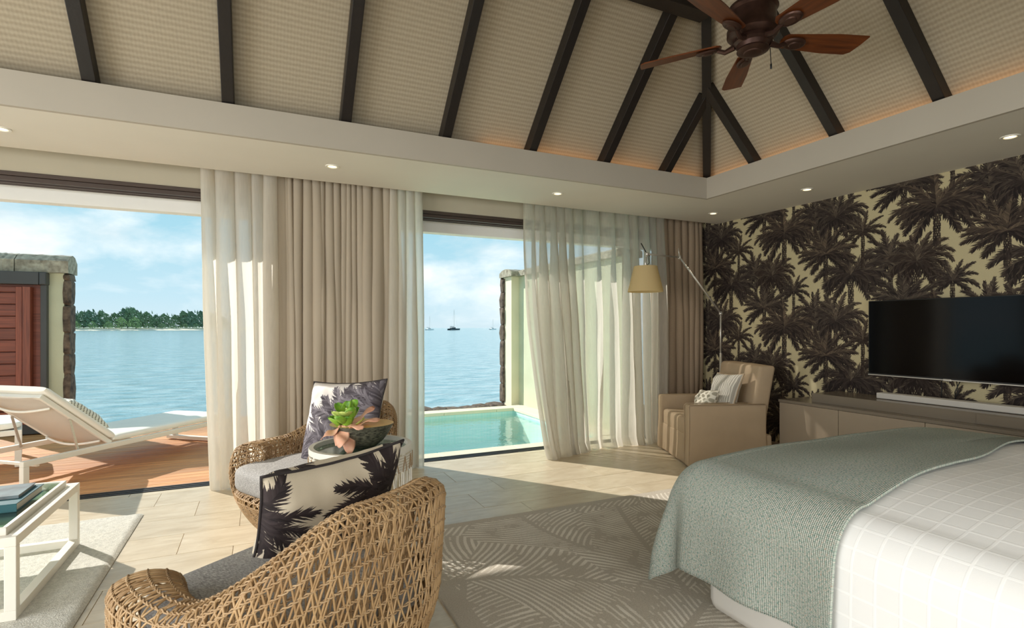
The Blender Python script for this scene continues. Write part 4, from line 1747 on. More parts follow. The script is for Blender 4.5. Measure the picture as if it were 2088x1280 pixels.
# ------------------------------------------------------------------ ceiling fan
FX, FY, FZ = 2.523, 2.189, 2.965
fan = empty('ceiling_fan', (FX, FY, FZ), 0, 'bronze ceiling fan with five mahogany blades under the ridge', 'fan')
MB().tube([(0, 0, 0.12), (0, 0, ZR + TM - 0.2 - FZ)], 0.022, 12).build('downrod', M['bronze'], fan, smooth=True)
MB().lathe([(0.03, 0.2), (0.075, 0.17), (0.085, 0.155), (0.128, 0.15), (0.135, 0.13), (0.122, 0.115), (0.125, 0.04), (0.138, 0.02), (0.138, -0.01), (0.12, -0.03), (0.095, -0.036)], 36).build('motor_housing', M['bronze'], fan, smooth=True, sharp=R(35))
MB().lathe([(0.10, -0.03), (0.104, -0.055), (0.088, -0.066), (0.082, -0.09), (0.086, -0.1), (0.07, -0.106), (0.05, -0.109), (0.046, -0.115), (0.02, -0.118), (0.0, -0.118)], 36).build('switch_cup', M['bronze'], fan, smooth=True, sharp=R(35))
for k in range(5):
    a = R(53 + 72 * k)
    ir = MB()
    ir.tube([(0.10, 0, -0.02), (0.15, 0, -0.035), (0.20, 0, -0.012)], [0.018, 0.014, 0.012], 8)
    ir.lathe([(0.0, -0.016), (0.02, -0.016), (0.024, -0.011), (0.036, -0.011), (0.042, -0.007), (0.045, 0.0), (0.0, 0.002)], 20, (0.245, 0, -0.012), 1.5, 1.0)
    bo = MB()
    n = 14
    out = []
    for i in range(n + 1):
        u = i / n
        out.append((0.19 + 0.47 * u, -(0.048 + 0.022 * min(1, u * 1.6))))
    cut = [(0.655, -0.06), (0.63, 0.072)]
    up = [(0.19 + 0.41 * (1 - i / n), 0.048 + 0.022 * min(1, (1 - i / n) * 1.6)) for i in range(n + 1)]
    ring = [(0.172, 0.03), (0.166, 0.0), (0.172, -0.03)] + out + [(0.648, -0.01), (0.628, 0.05)] + up
    pit = R(-14)
    nb = len(ring)
    for dz in (0.004, -0.004):
        for x, y in ring:
            bo.v.append((x, y * math.cos(pit) , y * math.sin(pit) + dz))
    bo.face(range(nb))
    bo.face(range(2 * nb - 1, nb - 1, -1))
    for i in range(nb):
        j = (i + 1) % nb
        bo.face((i, i + nb, j + nb, j))
    b = bo.build('blade', M['fan_wood'], fan)
    b.location = (0, 0, -0.035)
    b.rotation_euler = (0, 0, a)
    i_ = ir.build('blade_bracket', M['bronze'], b, smooth=True, sharp=R(40))
    i_.rotation_euler = (pit, 0, 0)
MB().tube([(0.10, -0.03, -0.05), (0.11, -0.03, -0.16)], 0.0025, 6).build('pull_chain', M['black'], fan)
MB().lathe([(0, 0), (0.006, 0.005), (0.005, 0.03), (0, 0.035)], 8, (0.11, -0.03, -0.195)).build('chain_pull', M['black'], fan, smooth=True)

# ------------------------------------------------------------------ floor lamp
lx, ly = 4.60, 4.42
fl = empty('floor_lamp', (lx, ly, 0), 0, 'aluminium arc floor lamp with parchment shade behind the armchair', 'lamp')
MB().lathe([(0.0, 0.025), (0.03, 0.022), (0.16, 0.018), (0.165, 0.0)][::-1], 36).build('base', M['steel'], fl, smooth=True, sharp=R(40))
MB().tube([(0, 0, 0.02), (0, 0, 1.02)], 0.014, 10).build('pole', M['steel'], fl, smooth=True)
j1 = Vector((0, 0, 1.46))
j2 = Vector((4.18 - lx, 4.60 - ly, 2.075))
j3 = Vector((3.57 - lx, 4.40 - ly, 2.05))
MB().tube([(0, 0, 1.0), j1], 0.009, 10).build('upper_pole', M['steel'], fl, smooth=True)
for off in (-0.012, 0.012):
    o_ = Vector((off * 0.6, off, 0))
    MB().tube([j1 + o_, j2 + o_], 0.006, 8).build('lower_arm', M['steel'], fl, smooth=True)
MB().tube([j2, j3], 0.009, 8).build('upper_arm', M['steel'], fl, smooth=True)
for j in (j1, j2, j3):
    jm = MB()
    jm.lathe([(0.0, -0.022), (0.018, -0.018), (0.02, 0), (0.018, 0.018), (0, 0.022)], 12, j)
    jm.build('joint', M['steel'], fl, smooth=True)
MB().tube([j2, j2 + Vector((-0.02, 0.0, 0.10))], [0.008, 0.003], 6).build('spring_stub', M['steel'], fl, smooth=True)
MB().tube([j3, j3 + Vector((-0.06, 0.02, 0.11))], 0.006, 8).build('handle', M['black'], fl, smooth=True)
hd = MB().tube([j3, j3 + Vector((-0.02, 0, -0.08)), j3 + Vector((-0.02, 0, -0.15))], [0.008, 0.009, 0.02], 10)
hd.build('socket', M['steel'], fl, smooth=True)
hc = j3 + Vector((-0.02, 0, 0))
MB().tube([j3 + Vector((0.05, 0.02, 0)), j3 + Vector((0.03, 0.01, -0.03)), j3 + Vector((0.028, 0, -0.09)), hc + Vector((0, 0, -0.13))], 0.004, 6).build('cable', M['black'], fl, smooth=True)
s = MB().lathe([(0.178, -0.385), (0.115, -0.125), (0.113, -0.125), (0.175, -0.385)], 44, hc, closed=True)
sh = s.build('lamp_shade', M['shade'], fl, smooth=True, sharp=R(50))
MB().tube([hc + Vector((-0.114, 0, -0.13)), hc + Vector((0.114, 0, -0.13))], 0.003, 6).build('shade_spider', M['steel'], sh)


# ------------------------------------------------------------------ slipcovered armchair
AC = Vector((3.586, 3.82, 0))
ac_r = math.atan2(0.93, 0.367)                 # direction of the front edge
ac = empty('armchair', AC, ac_r - PI / 2, 'beige slipcovered armchair in the corner by the palm wallpaper', 'armchair')
# local: y along the front edge (0 .. .88), x into the chair (0 front .. .80 back)
W_, D_ = 0.88, 0.80


def cover(name, a, b, bev, taper=0.0, noise_=0.006, skirt=0.0):
    m = MB()
    m.box([(a[i] + b[i]) / 2 for i in range(3)], [b[i] - a[i] for i in range(3)])
    bm = bmesh.new()
    me = m.mesh(name, M['slipcover'])
    bm.from_mesh(me)
    bmesh.ops.bevel(bm, geom=list(bm.edges), offset=bev, segments=3, profile=0.5, affect='EDGES')
    bmesh.ops.subdivide_edges(bm, edges=[e for e in bm.edges if e.calc_length() > 0.12], cuts=7, use_grid_fill=True)
    for v in bm.verts:
        p = v.co
        n = mnoise.noise_vector(p * 5.0)
        v.co = p + n * noise_
        if skirt and p.z < 0.4:
            v.co.x += (-1 if p.x < D_ / 2 else 1) * skirt * (0.4 - p.z)
            v.co.y += (-1 if p.y < W_ / 2 else 1) * skirt * (0.4 - p.z)
        if taper and p.z > 0.45:
            v.co.x += taper * (p.z - 0.45)
    bm.to_mesh(me)
    bm.free()
    me.polygons.foreach_set('use_smooth', [True] * len(me.polygons))
    o = bpy.data.objects.new(name, me)
    col.objects.link(o)
    o.parent = ac
    return o


cover('skirt', (0.015, 0.015, 0.012), (D_ - 0.01, W_ - 0.015, 0.30), 0.018, skirt=0.03)
cover('arm', (0.0, 0.0, 0.015), (D_ - 0.06, 0.115, 0.585), 0.02, skirt=0.02)
cover('arm', (0.0, W_ - 0.115, 0.015), (D_ - 0.06, W_, 0.585), 0.02, skirt=0.02)
cover('backrest', (D_ - 0.20, 0.03, 0.03), (D_ - 0.04, W_ - 0.03, 0.94), 0.03, taper=0.18)
cover('seat_cushion', (0.012, 0.12, 0.27), (D_ - 0.18, W_ - 0.12, 0.445), 0.035)
pp = MB()
pp.tube([(0.0, 0.115, 0.02), (-0.002, 0.117, 0.57)], 0.005, 6)
pp.tube([(0.0, 0.0, 0.03), (-0.002, 0.0, 0.57), (0.01, 0.005, 0.587), (D_ - 0.08, 0.004, 0.587)], 0.005, 6)
pp.tube([(0.0, 0.115, 0.57), (0.012, 0.112, 0.587), (D_ - 0.2, 0.112, 0.587)], 0.005, 6)
pp.build('piping', M['slipcover'], ac, smooth=True)
Ma = Matrix.Translation(AC) @ Matrix.Rotation(ac_r - PI / 2, 4, 'Z')
M3 = Ma.to_3x3()
pillow('striped_cushion', 0.42, 0.42, 0.14, M['stripe'], Ma @ Vector((D_ - 0.33, 0.30, 0.655)), frame_rot(M3 @ Vector((0.18, -1, 0.05)), M3 @ Vector((0.38, 0.1, 1))),
       'grey and white striped square cushion against the armchair back', piping=M['slipcover'])
pillow('lattice_cushion', 0.36, 0.26, 0.12, M['lattice'], Ma @ Vector((D_ - 0.50, 0.34, 0.565)), frame_rot(M3 @ Vector((0.1, -1, 0.08)), M3 @ Vector((0.42, 0.1, 1))),
       'small leaf lattice lumbar cushion in front of the striped cushion', repeat=1.0)

# ------------------------------------------------------------------ console, soundbar, television
CX = 4.45
cs = empty('console', ((CX + XW) / 2, 2.0, 0), 0, 'long taupe lacquered media console under the palm wallpaper', 'cabinet')


def crel(o, p=None):
    p = p or cs
    o.parent = p
    o.matrix_parent_inverse = Matrix.Translation(p.location).inverted()
    return o


crel(MB().span((CX + 0.02, -0.4, 0.04), (XW - 0.02, 3.555, 0.598)).build('body', M['console'], bevel=0.002))
crel(MB().span((CX + 0.05, -0.38, 0.0), (XW - 0.05, 3.53, 0.04)).build('plinth', M['black']))
crel(MB().span((CX - 0.005, -0.41, 0.600), (XW - 0.016, 3.565, 0.625)).build('worktop', M['console_top'], bevel=0.002))
yy = 3.557
for k in range(6):
    w_ = 0.575 if k == 0 else 0.66
    crel(MB().span((CX, yy - w_ + 0.003, 0.045), (CX + 0.019, yy - 0.001, 0.597)).build('door', M['console'], bevel=0.0015))
    yy -= w_
crel(MB().span((CX + 0.10, -0.4, 0.625), (XW - 0.016, 3.30, 0.705)).build('upper_box', M['console_top'], bevel=0.002))
crel(MB().span((CX + 0.092, 0.2, 0.632), (CX + 0.10, 2.05, 0.698)).build('drawer', M['console_top'], bevel=0.001))
tag(MB().span((4.70, 1.55, 0.708), (4.80, 2.822, 0.755)).build('soundbar', M['soundbar'], bevel=0.006), 'slim pale grey soundbar lying on the console below the television', 'speaker')
sb = bpy.data.objects['soundbar']
MB().span((4.71, 2.0, 0.7055), (4.79, 2.2, 0.709)).build('foot', M['black'], sb)
MB().span((4.71, 2.6, 0.7055), (4.79, 2.7, 0.709)).build('foot', M['black'], sb)
tv = empty('television', (4.85, 2.41, 0.9), 0, 'black flat television mounted on the palm wallpaper', 'television')
def trel(o):
    return crel(o, tv)
TVY0, TVY1, TVZ0, TVZ1 = 1.82, 2.975, 0.892, 1.535
trel(MB().span((4.845, TVY0, TVZ0), (4.875, TVY1, TVZ1)).build('casing', M['black'], bevel=0.004))
trel(MB().span((4.842, TVY0 + 0.008, TVZ0 + 0.014), (4.8455, TVY1 - 0.008, TVZ1 - 0.008)).build('screen', M['tv_screen']))
trel(MB().span((4.840, TVY0, TVZ0 - 0.004), (4.872, TVY1, TVZ0 + 0.004)).build('bottom_trim', M['steel'], bevel=0.001))
trel(MB().span((4.838, 2.345, TVZ0 - 0.008), (4.85, 2.40, TVZ0 + 0.008)).build('sensor', M['steel'], bevel=0.002))
trel(MB().span((4.875, 2.2, 1.05), (XW - 0.001, 2.6, 1.35)).build('wall_bracket', M['black']))
for pts in ([(4.88, 2.43, 0.90), (4.88, 2.43, 0.706)], [(4.88, 2.33, 0.90), (4.885, 2.32, 0.80), (4.88, 2.36, 0.706)], [(4.88, 2.30, 0.90), (4.88, 2.34, 0.80), (4.88, 2.33, 0.706)]):
    trel(MB().tube(pts, 0.004, 6).build('cable', M['black'], smooth=True))

# ------------------------------------------------------------------ rugs
rg = MB()
rx0, rx1, ry0, ry1 = 0.78, 4.30, -0.80, 3.37
rg.grid(lambda u, v: (rx0 + (rx1 - rx0) * u, ry0 + (ry1 - ry0) * v, 0.014), 8, 8, lambda u, v: (u, v))
rg.span((rx0 - 0.004, ry0 - 0.004, 0.001), (rx1 + 0.004, ry1 + 0.004, 0.0135), 1)
tag(rg.build('plume_rug', [M['rug'], M['rug_edge']]), 'large taupe rug with pale plume pattern under the bed', 'rug')
r2 = MB()


def pile(u, v):
    x, y = -2.9 + 2.165 * u, 1.4 + 3.08 * v
    e = min(1, min(u * 2.165, (1 - u) * 2.165, v * 3.08, (1 - v) * 3.08) / 0.02)
    return (x, y, 0.004 + 0.016 * e + 0.003 * mnoise.noise(Vector((x * 30, y * 30, 0))) * e)


r2.grid(pile, 150, 200)
rug2 = r2.build('shag_rug', M['lt_rug'], None, smooth=True)
tag(rug2, 'pale grey wool rug under the white coffee table', 'rug')

# ------------------------------------------------------------------ white coffee table and books
ct = empty('coffee_table', (-1.43, 3.52, 0.02), 0, 'white cube-framed coffee table with green glass top', 'table')
X1, X0, Y0, Y1, HT_ = 0.46, -0.46, -0.46, 0.46, 0.365
bw = 0.042
for x in (X0 + bw / 2, X1 - bw / 2):
    for y in (Y0 + bw / 2, Y1 - bw / 2):
        MB().span((x - bw / 2, y - bw / 2, bw), (x + bw / 2, y + bw / 2, HT_ - bw)).build('leg', M['white_metal'], ct, bevel=0.002)
for z0, nm in ((0.0, 'bottom_rail'), (HT_ - bw, 'top_rail')):
    for y in (Y0, Y1 - bw):
        MB().span((X0, y, z0), (X1, y + bw, z0 + bw)).build(nm, M['white_metal'], ct, bevel=0.002)
    for x in (X0, X1 - bw):
        MB().span((x, Y0 + bw, z0), (x + bw, Y1 - bw, z0 + bw)).build(nm, M['white_metal'], ct, bevel=0.002)
tr = MB()
i0 = 0.05
for a, b in (((X0 + i0, Y0 + i0), (X1 - i0, Y0 + i0 + 0.018)), ((X0 + i0, Y1 - i0 - 0.018), (X1 - i0, Y1 - i0)), ((X0 + i0, Y0 + i0 + .018), (X0 + i0 + 0.018, Y1 - i0 - .018)), ((X1 - i0 - 0.018, Y0 + i0 + .018), (X1 - i0, Y1 - i0 - .018))):
    tr.span((a[0], a[1], HT_ - 0.02), (b[0], b[1], HT_ + 0.030))
tr.build('tray_edge', M['white_metal'], ct, bevel=0.002)
MB().span((X0 + i0 + 0.02, Y0 + i0 + .02, HT_ - 0.02), (X1 - i0 - .02, Y1 - i0 - .02, HT_ - 0.008)).build('tray_base', weave_mat('white_woven_tray', (226, 232, 218), (184, 198, 182), 40, 40, 0.5, coords='Object'), ct)
MB().span((X0 + i0 + 0.02, Y0 + i0 + .02, HT_ + 0.014), (X1 - i0 - .02, Y1 - i0 - .02, HT_ + 0.024)).build('glass_top', M['glass_green'], ct)


def book(loc, rz, w, d, h, cover_m, label):
    t = empty('book', loc, rz, label, 'book', 'books on the coffee table')
    MB().span((-w / 2 + .004, -d / 2, 0.004), (w / 2 - .006, d / 2 - .006, h - 0.004)).build('pages', M['paper'], t)
    c = MB()
    c.span((-w / 2, -d / 2 - .004, 0), (w / 2, d / 2, 0.004))
    c.span((-w / 2, -d / 2 - .004, h - 0.004), (w / 2, d / 2, h))
    c.span((-w / 2, -d / 2 - .004, 0.004), (w / 2, -d / 2, h - 0.004))
    c.build('cover', cover_m, t, bevel=0.001)
    return t


zt = 0.02 + HT_ + 0.0245
bk1 = book((-1.245, 3.565, zt), R(0), 0.35, 0.36, 0.040, M['teal'], 'teal hardback lying under the slate grey book')
book((-1.25, 3.60, zt + 0.0405), R(1), 0.31, 0.24, 0.016, M['slate'], 'thin slate grey book on top of the teal hardback')
lt = MB()
lt.lathe([(0.0, 0.0), (0.006, 0.0)], 12, (-0.0, 0, 0))
for k in range(9):
    lt.span((0.012 + k * 0.006, 0.0015, 0), (0.016 + k * 0.006, 0.005, 0.0004))
for k in range(4):
    lt.span((0.012 + k * 0.006, -0.005, 0), (0.016 + k * 0.006, -0.0015, 0.0004))
ltt = lt.build('spine_lettering', M['white_metal'], bk1)
ltt.location = (-0.02, -0.1845, 0.02)
ltt.scale = (1.3, 1.3, 1.3)
ltt.rotation_euler = (R(90), 0, 0)

# ------------------------------------------------------------------ rattan tub chairs
def smooth(a, b, x):
    t = max(0, min(1, (x - a) / (b - a)))
    return t * t * (3 - 2 * t)


def chair_h(th):
    d = abs(math.degrees(th))
    h = 0.79 + (0.54 - 0.79) * smooth(16, 90, d)
    h += 0.005 * smooth(88, 118, d)
    h += (0.30 - 0.545) * smooth(124, 152, d)
    return h


CW, CD = 0.50, 0.47


def shell_pt(th, t):
    """th: 0 at the back, +-pi at the front; t: 0 foot of the outer face, .6-.74 rolled rim, 1 foot of the inner face"""
    h = chair_h(th)
    rr = 0.050 + 0.008 * smooth(70, 125, abs(math.degrees(th)))
    wx = 0.056 + 0.036 * smooth(60, 120, abs(math.degrees(th)))
    if t < 0.6:
        z = 0.045 + (h - rr - 0.045) * (t / 0.6)
        off = 0.0
    elif t < 0.74:
        a = PI * (t - 0.6) / 0.14
        z = h - rr + rr * math.sin(a)
        off = -wx + wx * math.cos(a)
    else:
        zb = min(0.22, h - rr - 0.03)
        z = (h - rr) + (zb - (h - rr)) * ((t - 0.74) / 0.26)
        off = -2 * wx
    q = min(1.0, (z - 0.045) / 0.40)
    s = 0.66 + 0.34 * math.sin(PI / 2 * max(0, q)) ** 0.8
    s *= 1 - 0.05 * smooth(0.5, 0.8, z)
    c, sn = math.cos(th), math.sin(th)
    e = 0.88 - 0.16 * smooth(0.3, -0.6, c)
    x = math.copysign(abs(sn) ** e, sn) * (CW * s + off)
    y = -math.copysign(abs(c) ** e, c) * (CD * s + off)
    # the back leans outwards a little
    y -= 0.05 * smooth(0.45, 0.8, z) * smooth(-0.2, 1, c)
    return Vector((x, y, z))


def rattan_chair_mesh():
    r = random.Random(3)
    cane = MB()
    rows = [0.6 * i / 14 for i in range(15)] + [0.6 + 0.14 * i / 6 for i in range(1, 7)] + [0.74 + 0.26 * i / 7 for i in range(1, 8)]
    n = 124
    for fam in (-1, 1):
        for k in range(n):
            base = -PI + 2 * PI * (k + (0.5 if fam > 0 else 0)) / n
            pts = []
            dth = 2 * PI / n
            pos = 0.0
            for i in range(len(rows) - 1):
                sgn = fam * (1 if (i // 2) % 2 == 0 else -1)
                a0, a1 = pos, pos + sgn * dth * r.uniform(0.38, 0.66)
                m = 3
                for q in range(m):
                    f = q / m
                    t = rows[i] + (rows[i + 1] - rows[i]) * f
                    p = shell_pt(base + a0 + (a1 - a0) * f, t)
                    pts.append(p)
                pos = a1
            pts.append(shell_pt(base + pos, 1.0))
            # the two families cross one over the other
            cane.tube(pts, 0.0035, 5, caps=False)
    ropes = MB()
    for t in rows:
        m = 320
        for ph in (0, PI):
            pts = []
            for i in range(m):
                th = -PI + 2 * PI * i / m
                p = shell_pt(th, t)
                d = (shell_pt(th + 0.01, t) - p).normalized()
                nrm = (p - Vector((0, 0, p.z))).normalized()
                up = d.cross(nrm)
                a = i * 2 * PI / 4.0 + ph
                pts.append(p + (nrm * math.cos(a) + up * math.sin(a)) * 0.0038)
            ropes.tube(pts, 0.0029, 4, closed=True)
    return cane, ropes


cane_mb, rope_mb = rattan_chair_mesh()
cane_me = cane_mb.mesh('woven_canes', M['cane'], smooth=True)
rope_me = rope_mb.mesh('twined_cords', M['cord'], smooth=True)


def rattan_chair(loc, rz, label):
    t = empty('rattan_chair', loc, rz, label, 'chair', 'woven rattan tub chairs')
    for nm, me in (('woven_canes', cane_me), ('twined_cords', rope_me)):
        c = bpy.data.objects.new(nm, me)
        col.objects.link(c)
        c.parent = t
        tag(c, kind='stuff')
    s = MB()
    def fn(u, v):
        a, b = 2 * PI * u, PI * (v - .5)
        def sp(x, e):
            return math.copysign(abs(x) ** e, x)
        x = 0.345 * sp(math.cos(b), .22) * sp(math.cos(a), .36)
        y = 0.375 * sp(math.cos(b), .22) * sp(math.sin(a), .36)
        z = 0.082 * sp(math.sin(b), .45) + 0.012 * (1 - (x / .37) ** 2) * (1 - (y / .38) ** 2) * math.sin(b)
        return (x * (1 + 0.05 * y), y + 0.035, z + 0.355)
    s.grid(fn, 72, 28, lambda u, v: (u, v), closed_u=True)
    s.build('seat_cushion', M['grey_fabric'], t, smooth=True)
    for x in (-.24, .24):
        for y in (-.22, .24):
            MB().lathe([(0.018, 0), (0.022, 0.06), (0.024, 0.09)], 12, (x, y, 0)).build('foot', M['cane'], t, smooth=True, sharp=R(40))
    fr = MB()
    for z, k in ((0.055, 0.01), (0.25, 0.27)):
        fr.tube([shell_pt(-PI + 2 * PI * i / 60, k) * 0.97 + Vector((0, 0, 0.01)) for i in range(60)], 0.012, 6, closed=True)
    for y in (-.2, 0, .22):
        fr.tube([(-0.36, y, 0.255), (0.36, y, 0.255)], 0.012, 8)
        fr.tube([(-0.30, y, 0.075), (0.30, y, 0.075)], 0.012, 8)
    fr.build('hoop_frame', M['cane'], t, smooth=True)
    return t


CA, RA = Vector((0.115, 2.02, 0)), R(128 - 90)
CB, RB = Vector((0.33, 3.72, 0)), R(209 - 90)
rattan_chair(CA, RA, 'nearest woven rattan tub chair, seen from behind')
rattan_chair(CB, RB, 'woven rattan tub chair facing the room in front of the drapes')
pillow('palm_cushion', 0.60, 0.56, 0.21, M['palm_cushion'], (0.245, 2.30, 0.55), frame_rot((0.925, 0.375, 0.06), (0.17, -0.465, 1)),
       'black and cream palm print cushion propped in the nearest chair', piping=M['charcoal'])
a_ = R(-40)
pillow('palm_cushion', 0.56, 0.56, 0.21, M['grey_cushion'], (0.50, 3.72, 0.68), frame_rot((math.cos(a_), math.sin(a_), 0.06), (0.35, 0.22, 1)),
       'grey feathery palm print cushion on the chair in front of drapes', piping=M['charcoal'])

# ------------------------------------------------------------------ drum side table, bowl, plant
SX, SY, SR, SZ = 0.467, 2.817, 0.252, 0.707
st = empty('side_table', (SX, SY, 0), 0, 'white drum side table with glass top between the rattan chairs', 'table')
MB().lathe([(SR - 0.022, SZ - 0.030), (SR - 0.022, SZ), (SR, SZ), (SR + 0.002, SZ - 0.004), (SR + 0.002, SZ - 0.028), (SR - 0.002, SZ - 0.03)], 72, closed=True).build('rim', M['white_metal'], st, smooth=True, sharp=R(40))
MB().lathe([(0.0, SZ - 0.030), (SR - 0.022, SZ - 0.030), (SR - 0.022, SZ - 0.022), (0.0, SZ - 0.022)], 64).build('glass_top', clear_mat('frosted_green_glass', (222, 234, 226), 0.12, 0.14)[0], st, smooth=True, sharp=R(30))
MB().lathe([(0.0, SZ - 0.045), (SR - 0.026, SZ - 0.045), (SR - 0.026, SZ - 0.036), (0.0, SZ - 0.036)], 64).build('tray', M['white_metal'], st, smooth=True, sharp=R(30))
for k in range(6):
    z = SZ - 0.042 - k * 0.013
    MB().lathe([(SR - 0.004, z - 0.005), (SR - 0.004, z + 0.005), (SR + 0.001, z + 0.004), (SR + 0.001, z - 0.004)], 72, closed=True).build('hoop', M['white_metal'], st, smooth=True, sharp=R(40))
MB().lathe([(SR - 0.03, 0.0), (SR - 0.03, 0.03), (SR, 0.03), (SR, 0.0)], 72, closed=True).build('base_ring', M['white_metal'], st, smooth=True, sharp=R(40))
for k in range(6):
    a = 2 * PI * k / 6 + .3
    MB().bar((math.cos(a) * (SR - .012), math.sin(a) * (SR - .012), 0.03), (math.cos(a) * (SR - .012), math.sin(a) * (SR - .012), SZ - 0.03), 0.014, 0.014, (math.cos(a), math.sin(a), 0)).build('post', M['white_metal'], st)
lat = MB()
n = 36
for k in range(n):
    a0, a1 = 2 * PI * k / n, 2 * PI * (k + 1) / n
    for p, q in ((a0, a1), (a1, a0)):
        m0 = (p + q) / 2
        lat.tube([(math.cos(p) * SR, math.sin(p) * SR, 0.03), (math.cos(q) * SR, math.sin(q) * SR, SZ - .12)], 0.003, 4)
lat.build('cord_lattice', M['white_metal'], st)
ties = MB()
for k in range(24):
    a = 2 * PI * k / 24
    for q in (-1, 1):
        ties.tube([(math.cos(a) * (SR + .003), math.sin(a) * (SR + .003), SZ - .04), (math.cos(a + q * .07) * (SR + .003), math.sin(a + q * .07) * (SR + .003), SZ - .115)], 0.0022, 4)
ties.build('cord_ties', M['cord'], st)

bowl = empty('bowl', (SX + 0.012, SY + 0.06, SZ - 0.0215), R(-18), 'oval dark shell bowl with golden inside on the drum table', 'bowl')
bowl.scale = (1.12, 1.12, 1.3)
bo = MB().lathe([(0.0, 0.0), (0.062, 0.0), (0.092, 0.022), (0.118, 0.052), (0.136, 0.085), (0.139, 0.09)], 48, sx=1.04, sy=0.90)
bo.build('shell', M['bowl_out'], bowl, smooth=True, sharp=R(60))
bi = MB().lathe([(0.0, 0.006), (0.058, 0.007), (0.088, 0.027), (0.113, 0.056), (0.131, 0.087), (0.139, 0.0905)], 48, sx=1.04, sy=0.90)
bi.build('lining', M['bowl_in'], bowl, smooth=True, sharp=R(60))
tagp = empty('leaf_posy', (SX - 0.075, SY + 0.02, SZ + 0.055), 0, 'posy of green and salmon pink leaves in the shell bowl', 'plant')
tagp.scale = (1.3, 1.3, 1.3)
rnd = random.Random(21)


def leaf_mesh(L, wd, cup, m_, name, parent, loc, rot, wave=0.0):
    m = MB()
    def fn(u, v):
        w_ = wd * math.sin(PI * (0.06 + 0.90 * v)) ** 0.7
        x = (2 * u - 1) * w_ / 2
        return (x, L * v, cup * ((2 * u - 1) ** 2 * w_ * 0.9 + L * 0.9 * v * v) + wave * math.sin(v * 9 + u * 3) * 0.006)
    m.grid(fn, 8, 10, lambda u, v: (u, v))
    o = m.build(name, m_, parent, smooth=True)
    o.location = loc
    o.rotation_euler = rot
    s = o.modifiers.new('t', 'SOLIDIFY')
    s.thickness = 0.0012
    return o


for k in range(17):
    a = k * 2.4
    el = rnd.uniform(10, 75)
    d = Vector((math.cos(a), math.sin(a), 0))
    lf = leaf_mesh(rnd.uniform(0.05, 0.068), rnd.uniform(0.042, 0.055), 0.28, M['leaf'] if k % 3 else M['leaf_pale'], 'leaf', tagp,
                   d * rnd.uniform(0.005, 0.035) + Vector((0, 0, 0.02 + 0.0035 * k)), (R(el), 0, a - PI / 2))
for k, (a, el, L, w_) in enumerate([(250, -35, 0.10, 0.05), (275, -55, 0.11, 0.055), (200, -20, 0.09, 0.05), (-10, 15, 0.11, 0.05), (20, 35, 0.12, 0.045), (300, 5, 0.08, 0.05), (230, -50, .08, .045)]):
    leaf_mesh(L, w_, -0.1, M['petal'], 'pink_leaf', tagp, Vector((math.cos(R(a)) * 0.02, math.sin(R(a)) * 0.02, 0.035)), (R(el), 0, R(a) - PI / 2), wave=1.0)
MB().tube([(0, 0, -0.012), (0.01, 0, 0.05), (0.005, 0.01, 0.10)], 0.006, 6).build('stem', M['leaf_pale'], tagp)

# ------------------------------------------------------------------ bed and throw
BX0, BX1, BY1, BY0, BZ = 1.905, 3.74, 1.85, -0.30, 0.70
bed = empty('bed', ((BX0 + BX1) / 2, 0.85, 0), 0, 'king bed dressed in white windowpane cotton, foot towards the windows', 'bed')


def brel(o):
    return crel(o, bed)


def btop(x, y):
    cx = max(-1, min(1, (x - (BX0 + BX1) / 2) / ((BX1 - BX0) / 2)))
    cy = max(0, min(1, (BY1 - y) / 0.5))
    return BZ - 0.03 + 0.075 * (1 - cx ** 4) * (0.35 + 0.65 * smooth(0, 1, cy)) + 0.006 * mnoise.noise(Vector((x * 2.4, y * 2.4, 3)))


def arc(o, r):
    q = r * PI / 2
    if o < q:
        a = o / r
        return r * math.sin(a), r * (1 - math.cos(a))
    return r, r + (o - q)


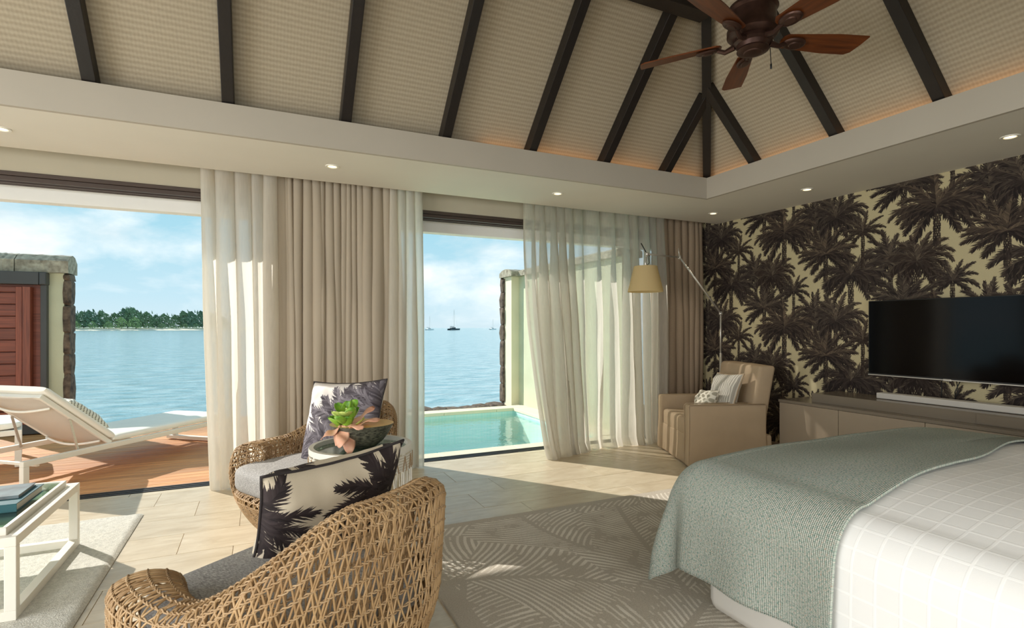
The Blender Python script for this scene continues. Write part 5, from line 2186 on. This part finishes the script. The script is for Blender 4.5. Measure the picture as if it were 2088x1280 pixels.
def drape(x, y, off, fold, flare, seed, rad=0.16, lim=0.58):
    bx, by = min(max(x, BX0), BX1), min(y, BY1)
    dx, dy = x - bx, y - by
    o = min(math.hypot(dx, dy), lim)
    o0 = math.hypot(dx, dy)
    z = btop(bx, by)
    if o < 1e-9:
        return Vector((x, y, z + off))
    ux, uy = dx / o0, dy / o0
    out, dn = arc(o, rad)
    ang = math.atan2(uy, -ux if x < BX1 else ux)
    corner = math.sin(2 * ang) ** 2 if (dx and dy) else 0.0
    s = by - ang * 0.55 if x <= BX0 else bx + ang
    hang = smooth(0.05, 0.45, dn)
    w = fold * hang * (math.sin(s * 17 + seed) * (0.5 + 1.6 * corner) + 0.5 * math.sin(s * 7.3 + seed * 2))
    out += off + w + flare * dn * (1 + 1.6 * corner)
    return Vector((bx + ux * (out - rad * 0.0), by + uy * out, z + off * (1 - min(1, dn / rad)) - dn))


dv = MB()
xa0, xb0 = BX0 - 0.50, BX1 + 0.45
ya0, yb0 = BY0, BY1 + 0.42


def dvf(u, v):
    x, y = xa0 + (xb0 - xa0) * u, ya0 + (yb0 - ya0) * v
    return drape(x, y, 0.0, 0.010, 0.02, 1.0, lim=0.52)


dv.grid(dvf, 130, 110, lambda u, v: (xa0 + (xb0 - xa0) * u, ya0 + (yb0 - ya0) * v))
brel(dv.build('duvet', M['duvet'], smooth=True))
sk = MB()
sk.box(((BX0 + BX1) / 2, (BY1 + BY0) / 2 - 0.01, 0.22), (BX1 - BX0 + 0.10, BY1 - BY0 + 0.06, 0.41))
brel(sk.build('valance', mat('white_cotton_valance', (226, 222, 214), 0.9, var=0.02), bevel=0.05, smooth=True))
tw = MB()
tx0, tx1, ty0, ty1 = BX0 - 0.53, BX1 + 0.36, 1.17, BY1 + 0.44


def twf(u, v):
    x, y = tx0 + (tx1 - tx0) * u, ty0 + (ty1 - ty0) * v
    if v < 0.2:
        y += (0.02 * mnoise.noise(Vector((x * 2.0, 0, 4))) + 0.16 * smooth(BX0 + .1, BX1, x)) * (1 - v / 0.2)
    return drape(x, y, 0.014, 0.028, 0.05, 1.0, lim=0.64)


tw.grid(twf, 170, 90, lambda u, v: (tx0 + (tx1 - tx0) * u, ty0 + (ty1 - ty0) * v))
th = tw.build('knitted_throw', M['knit'], None, smooth=True)
so = th.modifiers.new('thick', 'SOLIDIFY')
so.thickness = 0.009
so.offset = 1
tag(th, 'sage green knitted throw draped over the foot of the bed', 'throw')
